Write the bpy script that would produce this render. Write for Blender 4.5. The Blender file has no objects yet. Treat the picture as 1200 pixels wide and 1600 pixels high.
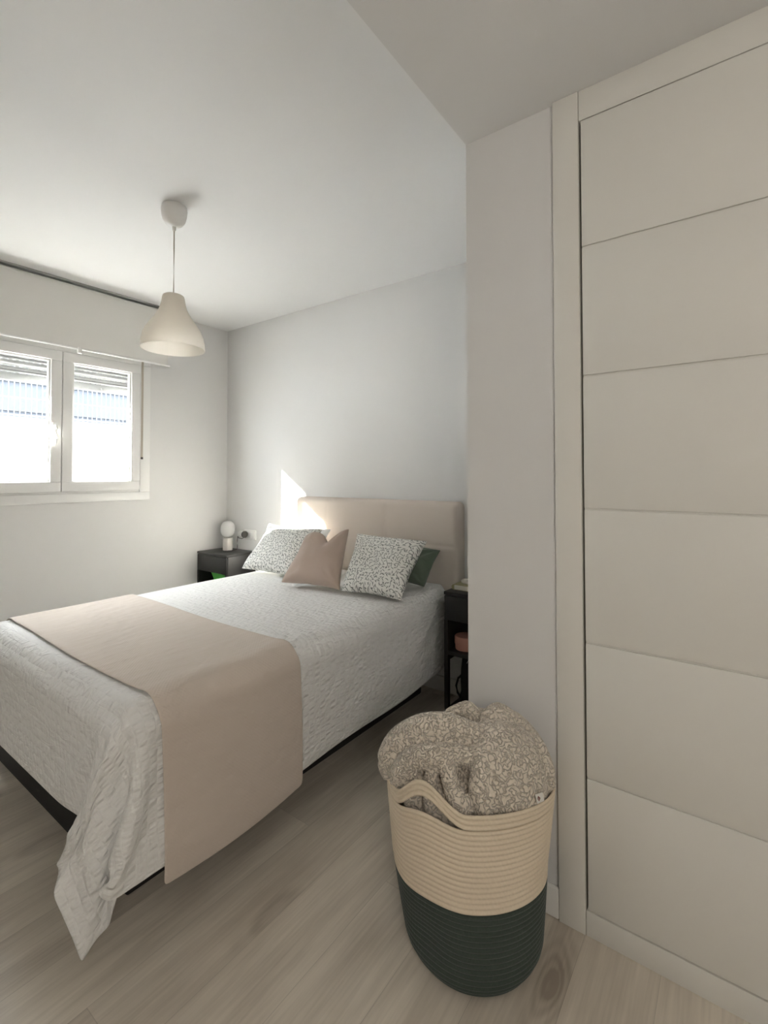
import bpy, bmesh, math, random
import numpy as np
from mathutils import Vector, Matrix, noise
random.seed(4)
C = bpy.context.scene.collection
sc = bpy.context.scene
PI = math.pi

# ------------------------------------------------------------------ camera
H = 1.32
cam_d = bpy.data.cameras.new('camera'); cam = bpy.data.objects.new('camera', cam_d); C.objects.link(cam)
FPX, CXP, CYP = 747.7, 606.4, 725.8
cam_d.sensor_fit = 'VERTICAL'; cam_d.sensor_height = 36; cam_d.lens = 36*FPX/1600
cam_d.shift_x = -(CXP-600)/1600; cam_d.shift_y = (CYP-800)/1600
cam_d.clip_start = .02
yaw, pit, rol = math.radians(36.088), math.radians(1.238), math.radians(-.068)
fw = Vector((-math.sin(yaw)*math.cos(pit), math.cos(yaw)*math.cos(pit), math.sin(pit)))
r0 = Vector((math.cos(yaw), math.sin(yaw), 0)); u0 = r0.cross(fw)
rr = r0*math.cos(rol)+u0*math.sin(rol); uu = u0*math.cos(rol)-r0*math.sin(rol)
M = Matrix((( rr.x, uu.x, -fw.x, 0), (rr.y, uu.y, -fw.y, 0), (rr.z, uu.z, -fw.z, H), (0, 0, 0, 1)))
cam.matrix_world = M
sc.camera = cam

# ------------------------------------------------------------------ light
sc.view_settings.view_transform = 'Standard'; sc.view_settings.look = 'None'
sc.view_settings.gamma = 1; sc.view_settings.use_curve_mapping = False
sc.view_settings.exposure = EXPO = 1.62
w = bpy.data.worlds.new('sky'); sc.world = w; w.use_nodes = True
bg = w.node_tree.nodes['Background']; bg.inputs[0].default_value = (.955, .97, 1, 1); bg.inputs[1].default_value = 12.0
sun_d = bpy.data.lights.new('sun', 'SUN'); sun = bpy.data.objects.new('sun', sun_d); C.objects.link(sun)
sun_d.energy = 40; sun_d.angle = math.radians(.6); sun_d.color = (1, .95, .87)
SD = Vector((1, 1.205, -.685)).normalized()
sun.rotation_euler = SD.to_track_quat('-Z', 'Y').to_euler(); sun.location = (-6, -3, 4)
# daylight entering by the window (guides the sky light through the opening)
pd = bpy.data.lights.new('window_portal', 'AREA'); po = bpy.data.objects.new('window_portal', pd); C.objects.link(po)
pd.shape = 'RECTANGLE'; pd.size = 1.12; pd.size_y = 1.0; pd.cycles.is_portal = True
po.location = (-3.83, 1.295, 1.65); po.rotation_euler = (0, -PI/2, 0)
# added fill lamp at the right wall behind the camera, brightening the wardrobe side
hl = bpy.data.lights.new('added_fill_light', 'AREA'); ho = bpy.data.objects.new('added_fill_light', hl); C.objects.link(ho)
hl.shape = 'RECTANGLE'; hl.size = .8; hl.size_y = 1.1; hl.energy = 8.5; hl.color = (1, .93, .83)
ho.location = (1.27, -.80, 1.80); ho.rotation_euler = Vector((-1, .78, -.38)).to_track_quat('-Z', 'Y').to_euler()

# ------------------------------------------------------------------ materials
def newmat(name):
    m = bpy.data.materials.new(name); m.use_nodes = True
    return m, m.node_tree.nodes, m.node_tree.links, m.node_tree.nodes['Principled BSDF']
def lin(r, g, b):
    f = lambda c: (c/255/12.92 if c <= 10 else ((c/255+.055)/1.055)**2.4)
    return (f(r), f(g), f(b), 1)
def N(ns, t, **k):
    n = ns.new(t)
    for a, v in k.items(): setattr(n, a, v)
    return n
def math_(ns, ln, op, a, b=None, c=None):
    n = ns.new('ShaderNodeMath'); n.operation = op
    for i, v in enumerate((a, b, c)):
        if v is None: continue
        if isinstance(v, (int, float)): n.inputs[i].default_value = v
        else: ln.new(v, n.inputs[i])
    return n.outputs[0]
def plain(name, col, rough=.6, bump=0, bscale=200, metal=0, spec=.5, sheen=0, coord='Object'):
    m, ns, ln, p = newmat(name)
    p.inputs['Base Color'].default_value = col; p.inputs['Roughness'].default_value = rough
    p.inputs['Metallic'].default_value = metal; p.inputs['Specular IOR Level'].default_value = spec
    if sheen: p.inputs['Sheen Weight'].default_value = sheen
    tc = N(ns, 'ShaderNodeTexCoord'); nz = N(ns, 'ShaderNodeTexNoise')
    nz.inputs['Scale'].default_value = bscale; ln.new(tc.outputs[coord], nz.inputs['Vector'])
    if bump:
        b = N(ns, 'ShaderNodeBump'); b.inputs['Strength'].default_value = bump; b.inputs['Distance'].default_value = .002
        ln.new(nz.outputs['Fac'], b.inputs['Height']); ln.new(b.outputs[0], p.inputs['Normal'])
    return m
M_wall = plain('wall_paint', (.765, .76, .75, 1), .75, .08, 220)
M_ceil = plain('ceiling_paint', (.87, .87, .865, 1), .8, .05, 200)
M_col = M_wall
M_ward = plain('white_lacquer', (.80, .785, .735, 1), .42, .02, 60)
M_trim = plain('white_trim', (.80, .79, .76, 1), .4)
M_pvc = plain('white_pvc', (.86, .855, .84, 1), .28)
M_gap_shade = plain('painted_gap_shade', (.05, .045, .04, 1), .8)  # near-black carcass colour paints in the shade of the door gaps
M_alu = plain('grey_aluminium', (.42, .42, .41, 1), .4, metal=.6)
M_blind = plain('blind_fabric', (.74, .73, .70, 1), .9, .15, 700)
M_shut = plain('shutter_slat', (.33, .335, .33, 1), .5)
M_strap = plain('strap_tape', (.50, .45, .38, 1), .9, .3, 900)
M_black = plain('black_wood', (.016, .015, .015, 1), .42, .08, 90)
M_cloth_black = plain('black_cloth', (.012, .012, .014, 1), .85, .3, 300)
M_base = plain('black_upholstery', (.013, .012, .012, 1), .85, .2, 400)
M_sheet = plain('white_sheet', (.80, .82, .86, 1), .85, .1, 90, sheen=.2)
M_green = plain('green_cloth', lin(92, 112, 92), .95, .5, 260, sheen=.4)
M_lamp = plain('lamp_concrete', (.66, .63, .60, 1), .8, .1, 200)
M_plugd = plain('plug_dark', (.06, .055, .05, 1), .4)
M_cup = plain('pink_plastic', lin(205, 150, 132), .5)
M_paper = plain('paper', (.83, .80, .72, 1), .8)
M_bookc = plain('book_cover', lin(176, 168, 128), .6)
M_lime = plain('green_plastic', (.045, .42, .03, 1), .4)
M_red = plain('red_print', lin(150, 40, 35), .7)
M_satin = plain('satin_label', (.82, .80, .75, 1), .5)

def m_translucent(name, col, t=.5, rough=.5):
    m, ns, ln, p = newmat(name)
    p.inputs['Base Color'].default_value = col; p.inputs['Roughness'].default_value = rough
    tr = N(ns, 'ShaderNodeBsdfTranslucent'); tr.inputs[0].default_value = col
    mx = N(ns, 'ShaderNodeMixShader'); mx.inputs[0].default_value = t
    ln.new(p.outputs[0], mx.inputs[1]); ln.new(tr.outputs[0], mx.inputs[2])
    ln.new(mx.outputs[0], ns['Material Output'].inputs[0]); return m
M_shade = m_translucent('lamp_shade_plastic', (.95, .92, .87, 1), .62, .35)
M_globe = m_translucent('opal_glass', (.93, .93, .92, 1), .45, .12)

m, ns, ln, p = newmat('window_glass'); M_glass = m
tr = N(ns, 'ShaderNodeBsdfTransparent'); tr.inputs[0].default_value = (.97, .985, .98, 1)
gl = N(ns, 'ShaderNodeBsdfGlossy'); gl.inputs['Roughness'].default_value = .01
mx = N(ns, 'ShaderNodeMixShader'); mx.inputs[0].default_value = .06; ln.new(tr.outputs[0], mx.inputs[1]); ln.new(gl.outputs[0], mx.inputs[2])
ln.new(mx.outputs[0], ns['Material Output'].inputs[0])

def m_floor():
    m, ns, ln, p = newmat('oak_planks')
    g = N(ns, 'ShaderNodeNewGeometry'); sp = N(ns, 'ShaderNodeSeparateXYZ'); ln.new(g.outputs['Position'], sp.inputs[0])
    PW, PL = .19, 1.22
    row = math_(ns, ln, 'FLOOR', math_(ns, ln, 'DIVIDE', math_(ns, ln, 'ADD', sp.outputs['X'], 10.06), PW))
    wn = N(ns, 'ShaderNodeTexWhiteNoise', noise_dimensions='1D'); ln.new(row, wn.inputs['W'])
    yy = math_(ns, ln, 'ADD', math_(ns, ln, 'DIVIDE', math_(ns, ln, 'ADD', sp.outputs['Y'], 20), PL), wn.outputs['Value'])
    colm = math_(ns, ln, 'FLOOR', yy)
    cmb = N(ns, 'ShaderNodeCombineXYZ'); ln.new(row, cmb.inputs[0]); ln.new(colm, cmb.inputs[1])
    w2 = N(ns, 'ShaderNodeTexWhiteNoise', noise_dimensions='2D'); ln.new(cmb.outputs[0], w2.inputs['Vector'])
    sc_ = N(ns, 'ShaderNodeVectorMath', operation='SCALE'); ln.new(w2.outputs['Color'], sc_.inputs[0]); sc_.inputs['Scale'].default_value = 7
    ad = N(ns, 'ShaderNodeVectorMath', operation='ADD'); ln.new(g.outputs['Position'], ad.inputs[0]); ln.new(sc_.outputs[0], ad.inputs[1])
    # knots: large cells warp the grain
    vo = N(ns, 'ShaderNodeTexVoronoi'); vo.inputs['Scale'].default_value = 1.0
    mpk = N(ns, 'ShaderNodeMapping'); mpk.inputs['Scale'].default_value = (5.2, 1.9, 0); ln.new(ad.outputs[0], mpk.inputs[0]); ln.new(mpk.outputs[0], vo.inputs['Vector'])
    kd = vo.outputs['Distance']
    knot = math_(ns, ln, 'POWER', math_(ns, ln, 'SUBTRACT', 1.0, math_(ns, ln, 'MINIMUM', math_(ns, ln, 'MULTIPLY', kd, 2.3), 1.0)), 1.6)
    kc = N(ns, 'ShaderNodeSeparateColor'); ln.new(vo.outputs['Color'], kc.inputs[0])
    knot = math_(ns, ln, 'MULTIPLY', knot, math_(ns, ln, 'GREATER_THAN', kc.outputs[0], .62))
    # cathedral grain
    mp = N(ns, 'ShaderNodeMapping'); mp.inputs['Scale'].default_value = (9, .8, 1); ln.new(ad.outputs[0], mp.inputs[0])
    n1 = N(ns, 'ShaderNodeTexNoise'); n1.inputs['Scale'].default_value = 1.0; n1.inputs['Detail'].default_value = 2; ln.new(mp.outputs[0], n1.inputs['Vector'])
    ph = math_(ns, ln, 'ADD', math_(ns, ln, 'MULTIPLY', n1.outputs['Fac'], 40.0), math_(ns, ln, 'MULTIPLY', knot, 26.0))
    ring = math_(ns, ln, 'MULTIPLY_ADD', math_(ns, ln, 'SINE', ph), .5, .5)
    n3 = N(ns, 'ShaderNodeTexNoise'); n3.inputs['Scale'].default_value = 2.2; n3.inputs['Detail'].default_value = 3; ln.new(ad.outputs[0], n3.inputs['Vector'])
    rmask = math_(ns, ln, 'MULTIPLY_ADD', math_(ns, ln, 'SUBTRACT', n3.outputs['Fac'], .45), 2.0, math_(ns, ln, 'MULTIPLY', knot, 1.5))
    ring = math_(ns, ln, 'MULTIPLY', ring, math_(ns, ln, 'MAXIMUM', rmask, 0.05))
    mp2 = N(ns, 'ShaderNodeMapping'); mp2.inputs['Scale'].default_value = (130, 5, 1); ln.new(ad.outputs[0], mp2.inputs[0])
    n2 = N(ns, 'ShaderNodeTexNoise'); n2.inputs['Scale'].default_value = 1.0; n2.inputs['Detail'].default_value = 5; ln.new(mp2.outputs[0], n2.inputs['Vector'])
    n4 = N(ns, 'ShaderNodeTexNoise'); n4.inputs['Scale'].default_value = 1.0; n4.inputs['Detail'].default_value = 3
    mp4 = N(ns, 'ShaderNodeMapping'); mp4.inputs['Scale'].default_value = (12, 2.2, 1); ln.new(ad.outputs[0], mp4.inputs[0]); ln.new(mp4.outputs[0], n4.inputs['Vector'])
    t = math_(ns, ln, 'MULTIPLY_ADD', ring, .20, 0.0)
    t = math_(ns, ln, 'MULTIPLY_ADD', math_(ns, ln, 'SUBTRACT', n2.outputs['Fac'], .5), .55, t)
    t = math_(ns, ln, 'MULTIPLY_ADD', math_(ns, ln, 'SUBTRACT', n4.outputs['Fac'], .5), .9, t)
    t = math_(ns, ln, 'MULTIPLY_ADD', math_(ns, ln, 'SUBTRACT', w2.outputs['Value'], .5), .24, t)
    t = math_(ns, ln, 'MULTIPLY_ADD', math_(ns, ln, 'POWER', knot, 2.0), .75, t)
    cr = N(ns, 'ShaderNodeValToRGB'); ln.new(math_(ns, ln, 'ADD', t, .38), cr.inputs[0])
    cr.color_ramp.elements[0].position = 0; cr.color_ramp.elements[0].color = FLOOR_A
    cr.color_ramp.elements[1].position = 1; cr.color_ramp.elements[1].color = FLOOR_B
    # seams
    fx = math_(ns, ln, 'FRACT', math_(ns, ln, 'DIVIDE', math_(ns, ln, 'ADD', sp.outputs['X'], 10.06), PW))
    ex = math_(ns, ln, 'MULTIPLY', math_(ns, ln, 'MINIMUM', fx, math_(ns, ln, 'SUBTRACT', 1.0, fx)), PW)
    fy = math_(ns, ln, 'FRACT', yy)
    ey = math_(ns, ln, 'MULTIPLY', math_(ns, ln, 'MINIMUM', fy, math_(ns, ln, 'SUBTRACT', 1.0, fy)), PL)
    e = math_(ns, ln, 'MINIMUM', ex, ey)
    seam = math_(ns, ln, 'SUBTRACT', 1.0, math_(ns, ln, 'MINIMUM', math_(ns, ln, 'DIVIDE', e, .0012), 1.0))
    mx = N(ns, 'ShaderNodeMix', data_type='RGBA'); ln.new(math_(ns, ln, 'MULTIPLY', seam, .35), mx.inputs['Factor'])
    ln.new(cr.outputs[0], mx.inputs[6]); mx.inputs[7].default_value = (.07, .055, .04, 1)
    ln.new(mx.outputs[2], p.inputs['Base Color']); p.inputs['Roughness'].default_value = .42
    b = N(ns, 'ShaderNodeBump'); b.inputs['Strength'].default_value = .12; b.inputs['Distance'].default_value = .001
    ln.new(math_(ns, ln, 'SUBTRACT', n2.outputs['Fac'], seam), b.inputs['Height']); ln.new(b.outputs[0], p.inputs['Normal'])
    return m
FLOOR_A = (.80, .73, .625, 1); FLOOR_B = (.34, .29, .235, 1)
M_floor = m_floor()

def uvnode(ns): return N(ns, 'ShaderNodeUVMap', uv_map='UVMap')
def m_cover():
    m, ns, ln, p = newmat('white_seersucker')
    p.inputs['Base Color'].default_value = (.86, .855, .835, 1); p.inputs['Roughness'].default_value = .85; p.inputs['Sheen Weight'].default_value = .15
    uv = uvnode(ns); sp = N(ns, 'ShaderNodeSeparateXYZ'); ln.new(uv.outputs[0], sp.inputs[0])
    # bands run across the bed (v constant), puckers run along v
    nd = N(ns, 'ShaderNodeTexNoise'); nd.inputs['Scale'].default_value = 6; ln.new(uv.outputs[0], nd.inputs['Vector'])
    vv = math_(ns, ln, 'MULTIPLY_ADD', nd.outputs['Fac'], .012, sp.outputs['Y'])
    band = math_(ns, ln, 'ABSOLUTE', math_(ns, ln, 'SINE', math_(ns, ln, 'MULTIPLY', vv, PI/.030)))
    band = math_(ns, ln, 'POWER', band, .6)
    bi = math_(ns, ln, 'FLOOR', math_(ns, ln, 'DIVIDE', vv, .030))
    cm = N(ns, 'ShaderNodeCombineXYZ'); ln.new(math_(ns, ln, 'MULTIPLY', sp.outputs['X'], 75.0), cm.inputs[0])
    ln.new(math_(ns, ln, 'MULTIPLY', vv, 14.0), cm.inputs[1]); ln.new(math_(ns, ln, 'MULTIPLY', bi, 3.7), cm.inputs[2])
    pk = N(ns, 'ShaderNodeTexNoise'); pk.inputs['Scale'].default_value = 1; pk.inputs['Detail'].default_value = 1.5; ln.new(cm.outputs[0], pk.inputs['Vector'])
    cm2 = N(ns, 'ShaderNodeCombineXYZ'); ln.new(math_(ns, ln, 'MULTIPLY', sp.outputs['X'], 30.0), cm2.inputs[0]); ln.new(math_(ns, ln, 'MULTIPLY', sp.outputs['Y'], 7.0), cm2.inputs[1])
    wr = N(ns, 'ShaderNodeTexNoise'); wr.inputs['Scale'].default_value = 1; wr.inputs['Detail'].default_value = 3; wr.inputs['Distortion'].default_value = .6; ln.new(cm2.outputs[0], wr.inputs['Vector'])
    rg = N(ns, 'ShaderNodeTexNoise'); rg.inputs['Scale'].default_value = 5; rg.inputs['Detail'].default_value = 3; rg.inputs['Distortion'].default_value = 1.2
    rot = N(ns, 'ShaderNodeMapping'); rot.inputs['Rotation'].default_value = (0, 0, .5); rot.inputs['Scale'].default_value = (1.0, 3.2, 1); ln.new(uv.outputs[0], rot.inputs[0]); ln.new(rot.outputs[0], rg.inputs['Vector'])
    ridge = math_(ns, ln, 'SUBTRACT', 1.0, math_(ns, ln, 'MULTIPLY', math_(ns, ln, 'ABSOLUTE', math_(ns, ln, 'SUBTRACT', rg.outputs['Fac'], .5)), 7.0))
    ridge = math_(ns, ln, 'MAXIMUM', ridge, 0.0)
    h = math_(ns, ln, 'MULTIPLY', band, math_(ns, ln, 'SUBTRACT', pk.outputs['Fac'], .42))
    h = math_(ns, ln, 'MULTIPLY', h, 3.2)
    h = math_(ns, ln, 'MULTIPLY_ADD', wr.outputs['Fac'], .7, h)
    h = math_(ns, ln, 'MULTIPLY_ADD', ridge, .35, h)
    b = N(ns, 'ShaderNodeBump'); b.inputs['Strength'].default_value = .9; b.inputs['Distance'].default_value = .0055
    ln.new(h, b.inputs['Height']); ln.new(b.outputs[0], p.inputs['Normal'])
    return m
M_cover = m_cover()
def m_throw():
    m, ns, ln, p = newmat('beige_waffle_throw')
    p.inputs['Base Color'].default_value = THROW; p.inputs['Roughness'].default_value = .9; p.inputs['Sheen Weight'].default_value = .25
    uv = uvnode(ns); sp = N(ns, 'ShaderNodeSeparateXYZ'); ln.new(uv.outputs[0], sp.inputs[0])
    a = math_(ns, ln, 'SINE', math_(ns, ln, 'MULTIPLY', sp.outputs['X'], 2*PI/.012))
    c = math_(ns, ln, 'SINE', math_(ns, ln, 'MULTIPLY', sp.outputs['Y'], 2*PI/.012))
    cm2 = N(ns, 'ShaderNodeCombineXYZ'); ln.new(math_(ns, ln, 'MULTIPLY', sp.outputs['X'], 26.0), cm2.inputs[0]); ln.new(math_(ns, ln, 'MULTIPLY', sp.outputs['Y'], 9.0), cm2.inputs[1])
    wr = N(ns, 'ShaderNodeTexNoise'); wr.inputs['Scale'].default_value = 1; wr.inputs['Detail'].default_value = 2; ln.new(cm2.outputs[0], wr.inputs['Vector'])
    h = math_(ns, ln, 'MULTIPLY_ADD', math_(ns, ln, 'MULTIPLY', a, c), .045, math_(ns, ln, 'MULTIPLY', wr.outputs['Fac'], 1.6))
    b = N(ns, 'ShaderNodeBump'); b.inputs['Strength'].default_value = .8; b.inputs['Distance'].default_value = .006
    ln.new(h, b.inputs['Height']); ln.new(b.outputs[0], p.inputs['Normal'])
    return m
THROW = (.655, .57, .495, 1)
M_throw = m_throw()
def m_leaf():
    m, ns, ln, p = newmat('leaf_print_cotton')
    uv = uvnode(ns); p.inputs['Roughness'].default_value = .85
    tot = None
    for k, (S, off) in enumerate(((44, (0, 0, 0)), (41, (.37, .71, 0)))):
        mp = N(ns, 'ShaderNodeMapping'); mp.inputs['Location'].default_value = off; ln.new(uv.outputs[0], mp.inputs[0])
        vo = N(ns, 'ShaderNodeTexVoronoi', voronoi_dimensions='2D'); vo.inputs['Scale'].default_value = S; vo.inputs['Randomness'].default_value = .75; ln.new(mp.outputs[0], vo.inputs['Vector'])
        sb = N(ns, 'ShaderNodeVectorMath', operation='SUBTRACT'); ln.new(mp.outputs[0], sb.inputs[0]); ln.new(vo.outputs['Position'], sb.inputs[1])
        cc = N(ns, 'ShaderNodeSeparateColor'); ln.new(vo.outputs['Color'], cc.inputs[0])
        rt = N(ns, 'ShaderNodeVectorRotate', rotation_type='Z_AXIS'); ln.new(sb.outputs[0], rt.inputs['Vector']); ln.new(math_(ns, ln, 'MULTIPLY', cc.outputs[0], 6.28), rt.inputs['Angle'])
        s2 = N(ns, 'ShaderNodeSeparateXYZ'); ln.new(rt.outputs[0], s2.inputs[0])
        ax = math_(ns, ln, 'DIVIDE', s2.outputs['X'], 0.0112); ay = math_(ns, ln, 'DIVIDE', s2.outputs['Y'], .0024)
        d = math_(ns, ln, 'ADD', math_(ns, ln, 'MULTIPLY', ax, ax), math_(ns, ln, 'ABSOLUTE', ay))
        L = math_(ns, ln, 'LESS_THAN', d, 1.0)
        tot = L if tot is None else math_(ns, ln, 'MAXIMUM', tot, L)
    mx = N(ns, 'ShaderNodeMix', data_type='RGBA'); ln.new(tot, mx.inputs['Factor'])
    mx.inputs[6].default_value = (.80, .79, .75, 1); mx.inputs[7].default_value = (.20, .215, .20, 1)
    ln.new(mx.outputs[2], p.inputs['Base Color'])
    nz = N(ns, 'ShaderNodeTexNoise'); nz.inputs['Scale'].default_value = 14; ln.new(uv.outputs[0], nz.inputs['Vector'])
    b = N(ns, 'ShaderNodeBump'); b.inputs['Strength'].default_value = .5; b.inputs['Distance'].default_value = .01
    ln.new(nz.outputs['Fac'], b.inputs['Height']); ln.new(b.outputs[0], p.inputs['Normal'])
    return m
M_leaf = m_leaf()
def m_fabric(name, col, sc1=12, s=.5, dist=.012, fine=500):
    m, ns, ln, p = newmat(name); uv = uvnode(ns)
    p.inputs['Base Color'].default_value = col; p.inputs['Roughness'].default_value = .88; p.inputs['Sheen Weight'].default_value = .2
    nz = N(ns, 'ShaderNodeTexNoise'); nz.inputs['Scale'].default_value = sc1; nz.inputs['Detail'].default_value = 2; nz.inputs['Distortion'].default_value = .8; ln.new(uv.outputs[0], nz.inputs['Vector'])
    b = N(ns, 'ShaderNodeBump'); b.inputs['Strength'].default_value = s; b.inputs['Distance'].default_value = dist
    ln.new(nz.outputs['Fac'], b.inputs['Height']); ln.new(b.outputs[0], p.inputs['Normal']); return m
M_taupe = m_fabric('taupe_linen', lin(186, 168, 155), 9)
M_pilw = m_fabric('white_pillowcase', (.86, .86, .86, 1), 7)
M_greenp = m_fabric('green_velvet', lin(96, 110, 94), 8)
M_head = plain('beige_upholstery', (.70, .62, .55, 1), .6, .12, 500)
def m_rope(name, col, col2):
    m, ns, ln, p = newmat(name); uv = uvnode(ns); sp = N(ns, 'ShaderNodeSeparateXYZ'); ln.new(uv.outputs[0], sp.inputs[0])
    p.inputs['Roughness'].default_value = .9; p.inputs['Sheen Weight'].default_value = .2
    tw = math_(ns, ln, 'SINE', math_(ns, ln, 'ADD', math_(ns, ln, 'MULTIPLY', sp.outputs['X'], 2*PI/.011), math_(ns, ln, 'MULTIPLY', sp.outputs['Y'], 300)))
    nz = N(ns, 'ShaderNodeTexNoise'); nz.inputs['Scale'].default_value = 160; nz.inputs['Detail'].default_value = 3; ln.new(uv.outputs[0], nz.inputs['Vector'])
    mx = N(ns, 'ShaderNodeMix', data_type='RGBA'); ln.new(nz.outputs['Fac'], mx.inputs['Factor']); mx.inputs[6].default_value = col; mx.inputs[7].default_value = col2
    ln.new(mx.outputs[2], p.inputs['Base Color'])
    b = N(ns, 'ShaderNodeBump'); b.inputs['Strength'].default_value = .5; b.inputs['Distance'].default_value = .0012
    ln.new(math_(ns, ln, 'MULTIPLY_ADD', tw, .15, nz.outputs['Fac']), b.inputs['Height']); ln.new(b.outputs[0], p.inputs['Normal']); return m
M_ropec = m_rope('cream_cotton_rope', (.82, .71, .56, 1), (.71, .60, .45, 1))
M_ropeg = m_rope('dark_green_cotton_rope', (.055, .075, .062, 1), (.032, .046, .038, 1))
def m_fleece():
    m, ns, ln, p = newmat('beige_sherpa'); tc = N(ns, 'ShaderNodeTexCoord')
    p.inputs['Roughness'].default_value = .95; p.inputs['Sheen Weight'].default_value = .5
    nz = N(ns, 'ShaderNodeTexNoise'); nz.inputs['Scale'].default_value = 55; nz.inputs['Detail'].default_value = 2; ln.new(tc.outputs['Object'], nz.inputs['Vector'])
    nz.inputs['Scale'].default_value = 100; nz.inputs['Detail'].default_value = .6; nz.inputs['Distortion'].default_value = .5
    d = math_(ns, ln, 'POWER', math_(ns, ln, 'MINIMUM', math_(ns, ln, 'MULTIPLY', math_(ns, ln, 'ABSOLUTE', math_(ns, ln, 'SUBTRACT', nz.outputs['Fac'], .5)), 11.0), 1.0), .6)
    n2 = N(ns, 'ShaderNodeTexNoise'); n2.inputs['Scale'].default_value = 420; ln.new(tc.outputs['Object'], n2.inputs['Vector'])
    mx = N(ns, 'ShaderNodeMix', data_type='RGBA'); ln.new(d, mx.inputs['Factor']); mx.inputs[6].default_value = (.55, .47, .375, 1); mx.inputs[7].default_value = (.78, .695, .59, 1)  # darker crease colour paints shade into the furrows of the pile
    ln.new(mx.outputs[2], p.inputs['Base Color'])
    b = N(ns, 'ShaderNodeBump'); b.inputs['Strength'].default_value = 1.0; b.inputs['Distance'].default_value = .005
    ln.new(math_(ns, ln, 'MULTIPLY_ADD', n2.outputs['Fac'], .25, d), b.inputs['Height']); ln.new(b.outputs[0], p.inputs['Normal']); return m
M_fleece = m_fleece()

# ------------------------------------------------------------------ helpers
def bx(bm, x0, x1, y0, y1, z0, z1, bev=0, seg=2, rot=None):
    r = bmesh.ops.create_cube(bm, size=1); vs = r['verts']
    for v in vs: v.co = Vector(((x0+x1)/2+v.co.x*(x1-x0), (y0+y1)/2+v.co.y*(y1-y0), (z0+z1)/2+v.co.z*(z1-z0)))
    if bev:
        es = list({e for v in vs for e in v.link_edges})
        bmesh.ops.bevel(bm, geom=es, offset=bev, segments=seg, affect='EDGES', profile=.5)
    return bm
def box(*a, **k): return bx(bmesh.new(), *a, **k)
def lathe(bm, prof, cx=0, cy=0, n=48, closed=False):
    rings = []
    for (r, z) in prof:
        rings.append([bm.verts.new((cx+r*math.cos(2*PI*i/n), cy+r*math.sin(2*PI*i/n), z)) for i in range(n)] if r > 1e-6 else [bm.verts.new((cx, cy, z))])
    for a, b in zip(rings, rings[1:]):
        for i in range(n):
            j = (i+1) % n
            if len(a) == 1 and len(b) == 1: continue
            if len(a) == 1: bm.faces.new((a[0], b[j], b[i]))
            elif len(b) == 1: bm.faces.new((a[i], a[j], b[0]))
            else: bm.faces.new((a[i], a[j], b[j], b[i]))
    bmesh.ops.recalc_face_normals(bm, faces=bm.faces[:])
    return bm
def tube(bm, pts, r, n=10, cap=True):
    pts = [Vector(p) for p in pts]; R = r if isinstance(r, (list, tuple)) else [r]*len(pts)
    rings = []; up = Vector((0, 0, 1))
    for i, p_ in enumerate(pts):
        t = (pts[min(i+1, len(pts)-1)]-pts[max(i-1, 0)]).normalized()
        a = t.cross(up)
        if a.length < 1e-3: a = t.cross(Vector((1, 0, 0)))
        a.normalize(); b = t.cross(a).normalized()
        rings.append([bm.verts.new(p_+(a*math.cos(2*PI*k/n)+b*math.sin(2*PI*k/n))*R[i]) for k in range(n)])
    for a, b in zip(rings, rings[1:]):
        for k in range(n): bm.faces.new((a[k], a[(k+1) % n], b[(k+1) % n], b[k]))
    if cap: bm.faces.new(rings[0][::-1]); bm.faces.new(rings[-1])
    bmesh.ops.recalc_face_normals(bm, faces=bm.faces[:])
    return bm
def ell(bm, c, r, rot=None, n=24):
    res = bmesh.ops.create_uvsphere(bm, u_segments=n, v_segments=n//2, radius=1)
    for v in res['verts']:
        q = Vector((v.co.x*r[0], v.co.y*r[1], v.co.z*r[2]))
        if rot: q = Matrix.Rotation(rot[0], 3, rot[1]) @ q
        v.co = q+Vector(c)
    return bm
def obj(name, bm, mat, parent=None, smooth=True, angle=35):
    me = bpy.data.meshes.new(name); bm.to_mesh(me); bm.free(); me.materials.append(mat)
    if smooth:
        me.polygons.foreach_set('use_smooth', [True]*len(me.polygons))
        try: me.set_sharp_from_angle(angle=math.radians(angle))
        except Exception: pass
    o = bpy.data.objects.new(name, me); C.objects.link(o)
    if parent:
        o.parent = parent; o.matrix_parent_inverse = Matrix.Translation(-Vector(parent.location)) if parent.type == 'EMPTY' else parent.matrix_parent_inverse.copy()
        if parent.type != 'EMPTY': o.matrix_parent_inverse = Matrix.Identity(4)
    return o
def thing(name, label, cat, loc, group=None):
    o = bpy.data.objects.new(name, None); C.objects.link(o); o.location = loc; o.empty_display_size = .1
    o['label'] = label; o['category'] = cat
    if group: o['group'] = group
    return o
def tag(o, label, cat, group=None):
    o['label'] = label; o['category'] = cat
    if group: o['group'] = group
    return o
def struct(name, bm, mat, smooth=False):
    o = obj(name, bm, mat, None, smooth); o['kind'] = 'structure'; return o
def decode(rows, shape):
    """draped surface from second differences of vertex positions, in half millimetres"""
    a = np.array(rows, dtype=np.int64).reshape(3, shape[0], shape[1])
    a = np.cumsum(np.cumsum(a, axis=1), axis=2)
    return np.moveaxis(a, 0, 2)/2000.0
def grid_bm(P, uvs=None, thick=0):
    bm = bmesh.new(); ny, nx = P.shape[:2]
    V = [[bm.verts.new(P[j, i]) for i in range(nx)] for j in range(ny)]
    uvl = bm.loops.layers.uv.new('UVMap')
    for j in range(ny-1):
        for i in range(nx-1):
            f = bm.faces.new((V[j][i], V[j][i+1], V[j+1][i+1], V[j+1][i]))
            for l, (a, b) in zip(f.loops, ((j, i), (j, i+1), (j+1, i+1), (j+1, i))): l[uvl].uv = uvs(a, b)
    return bm

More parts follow.
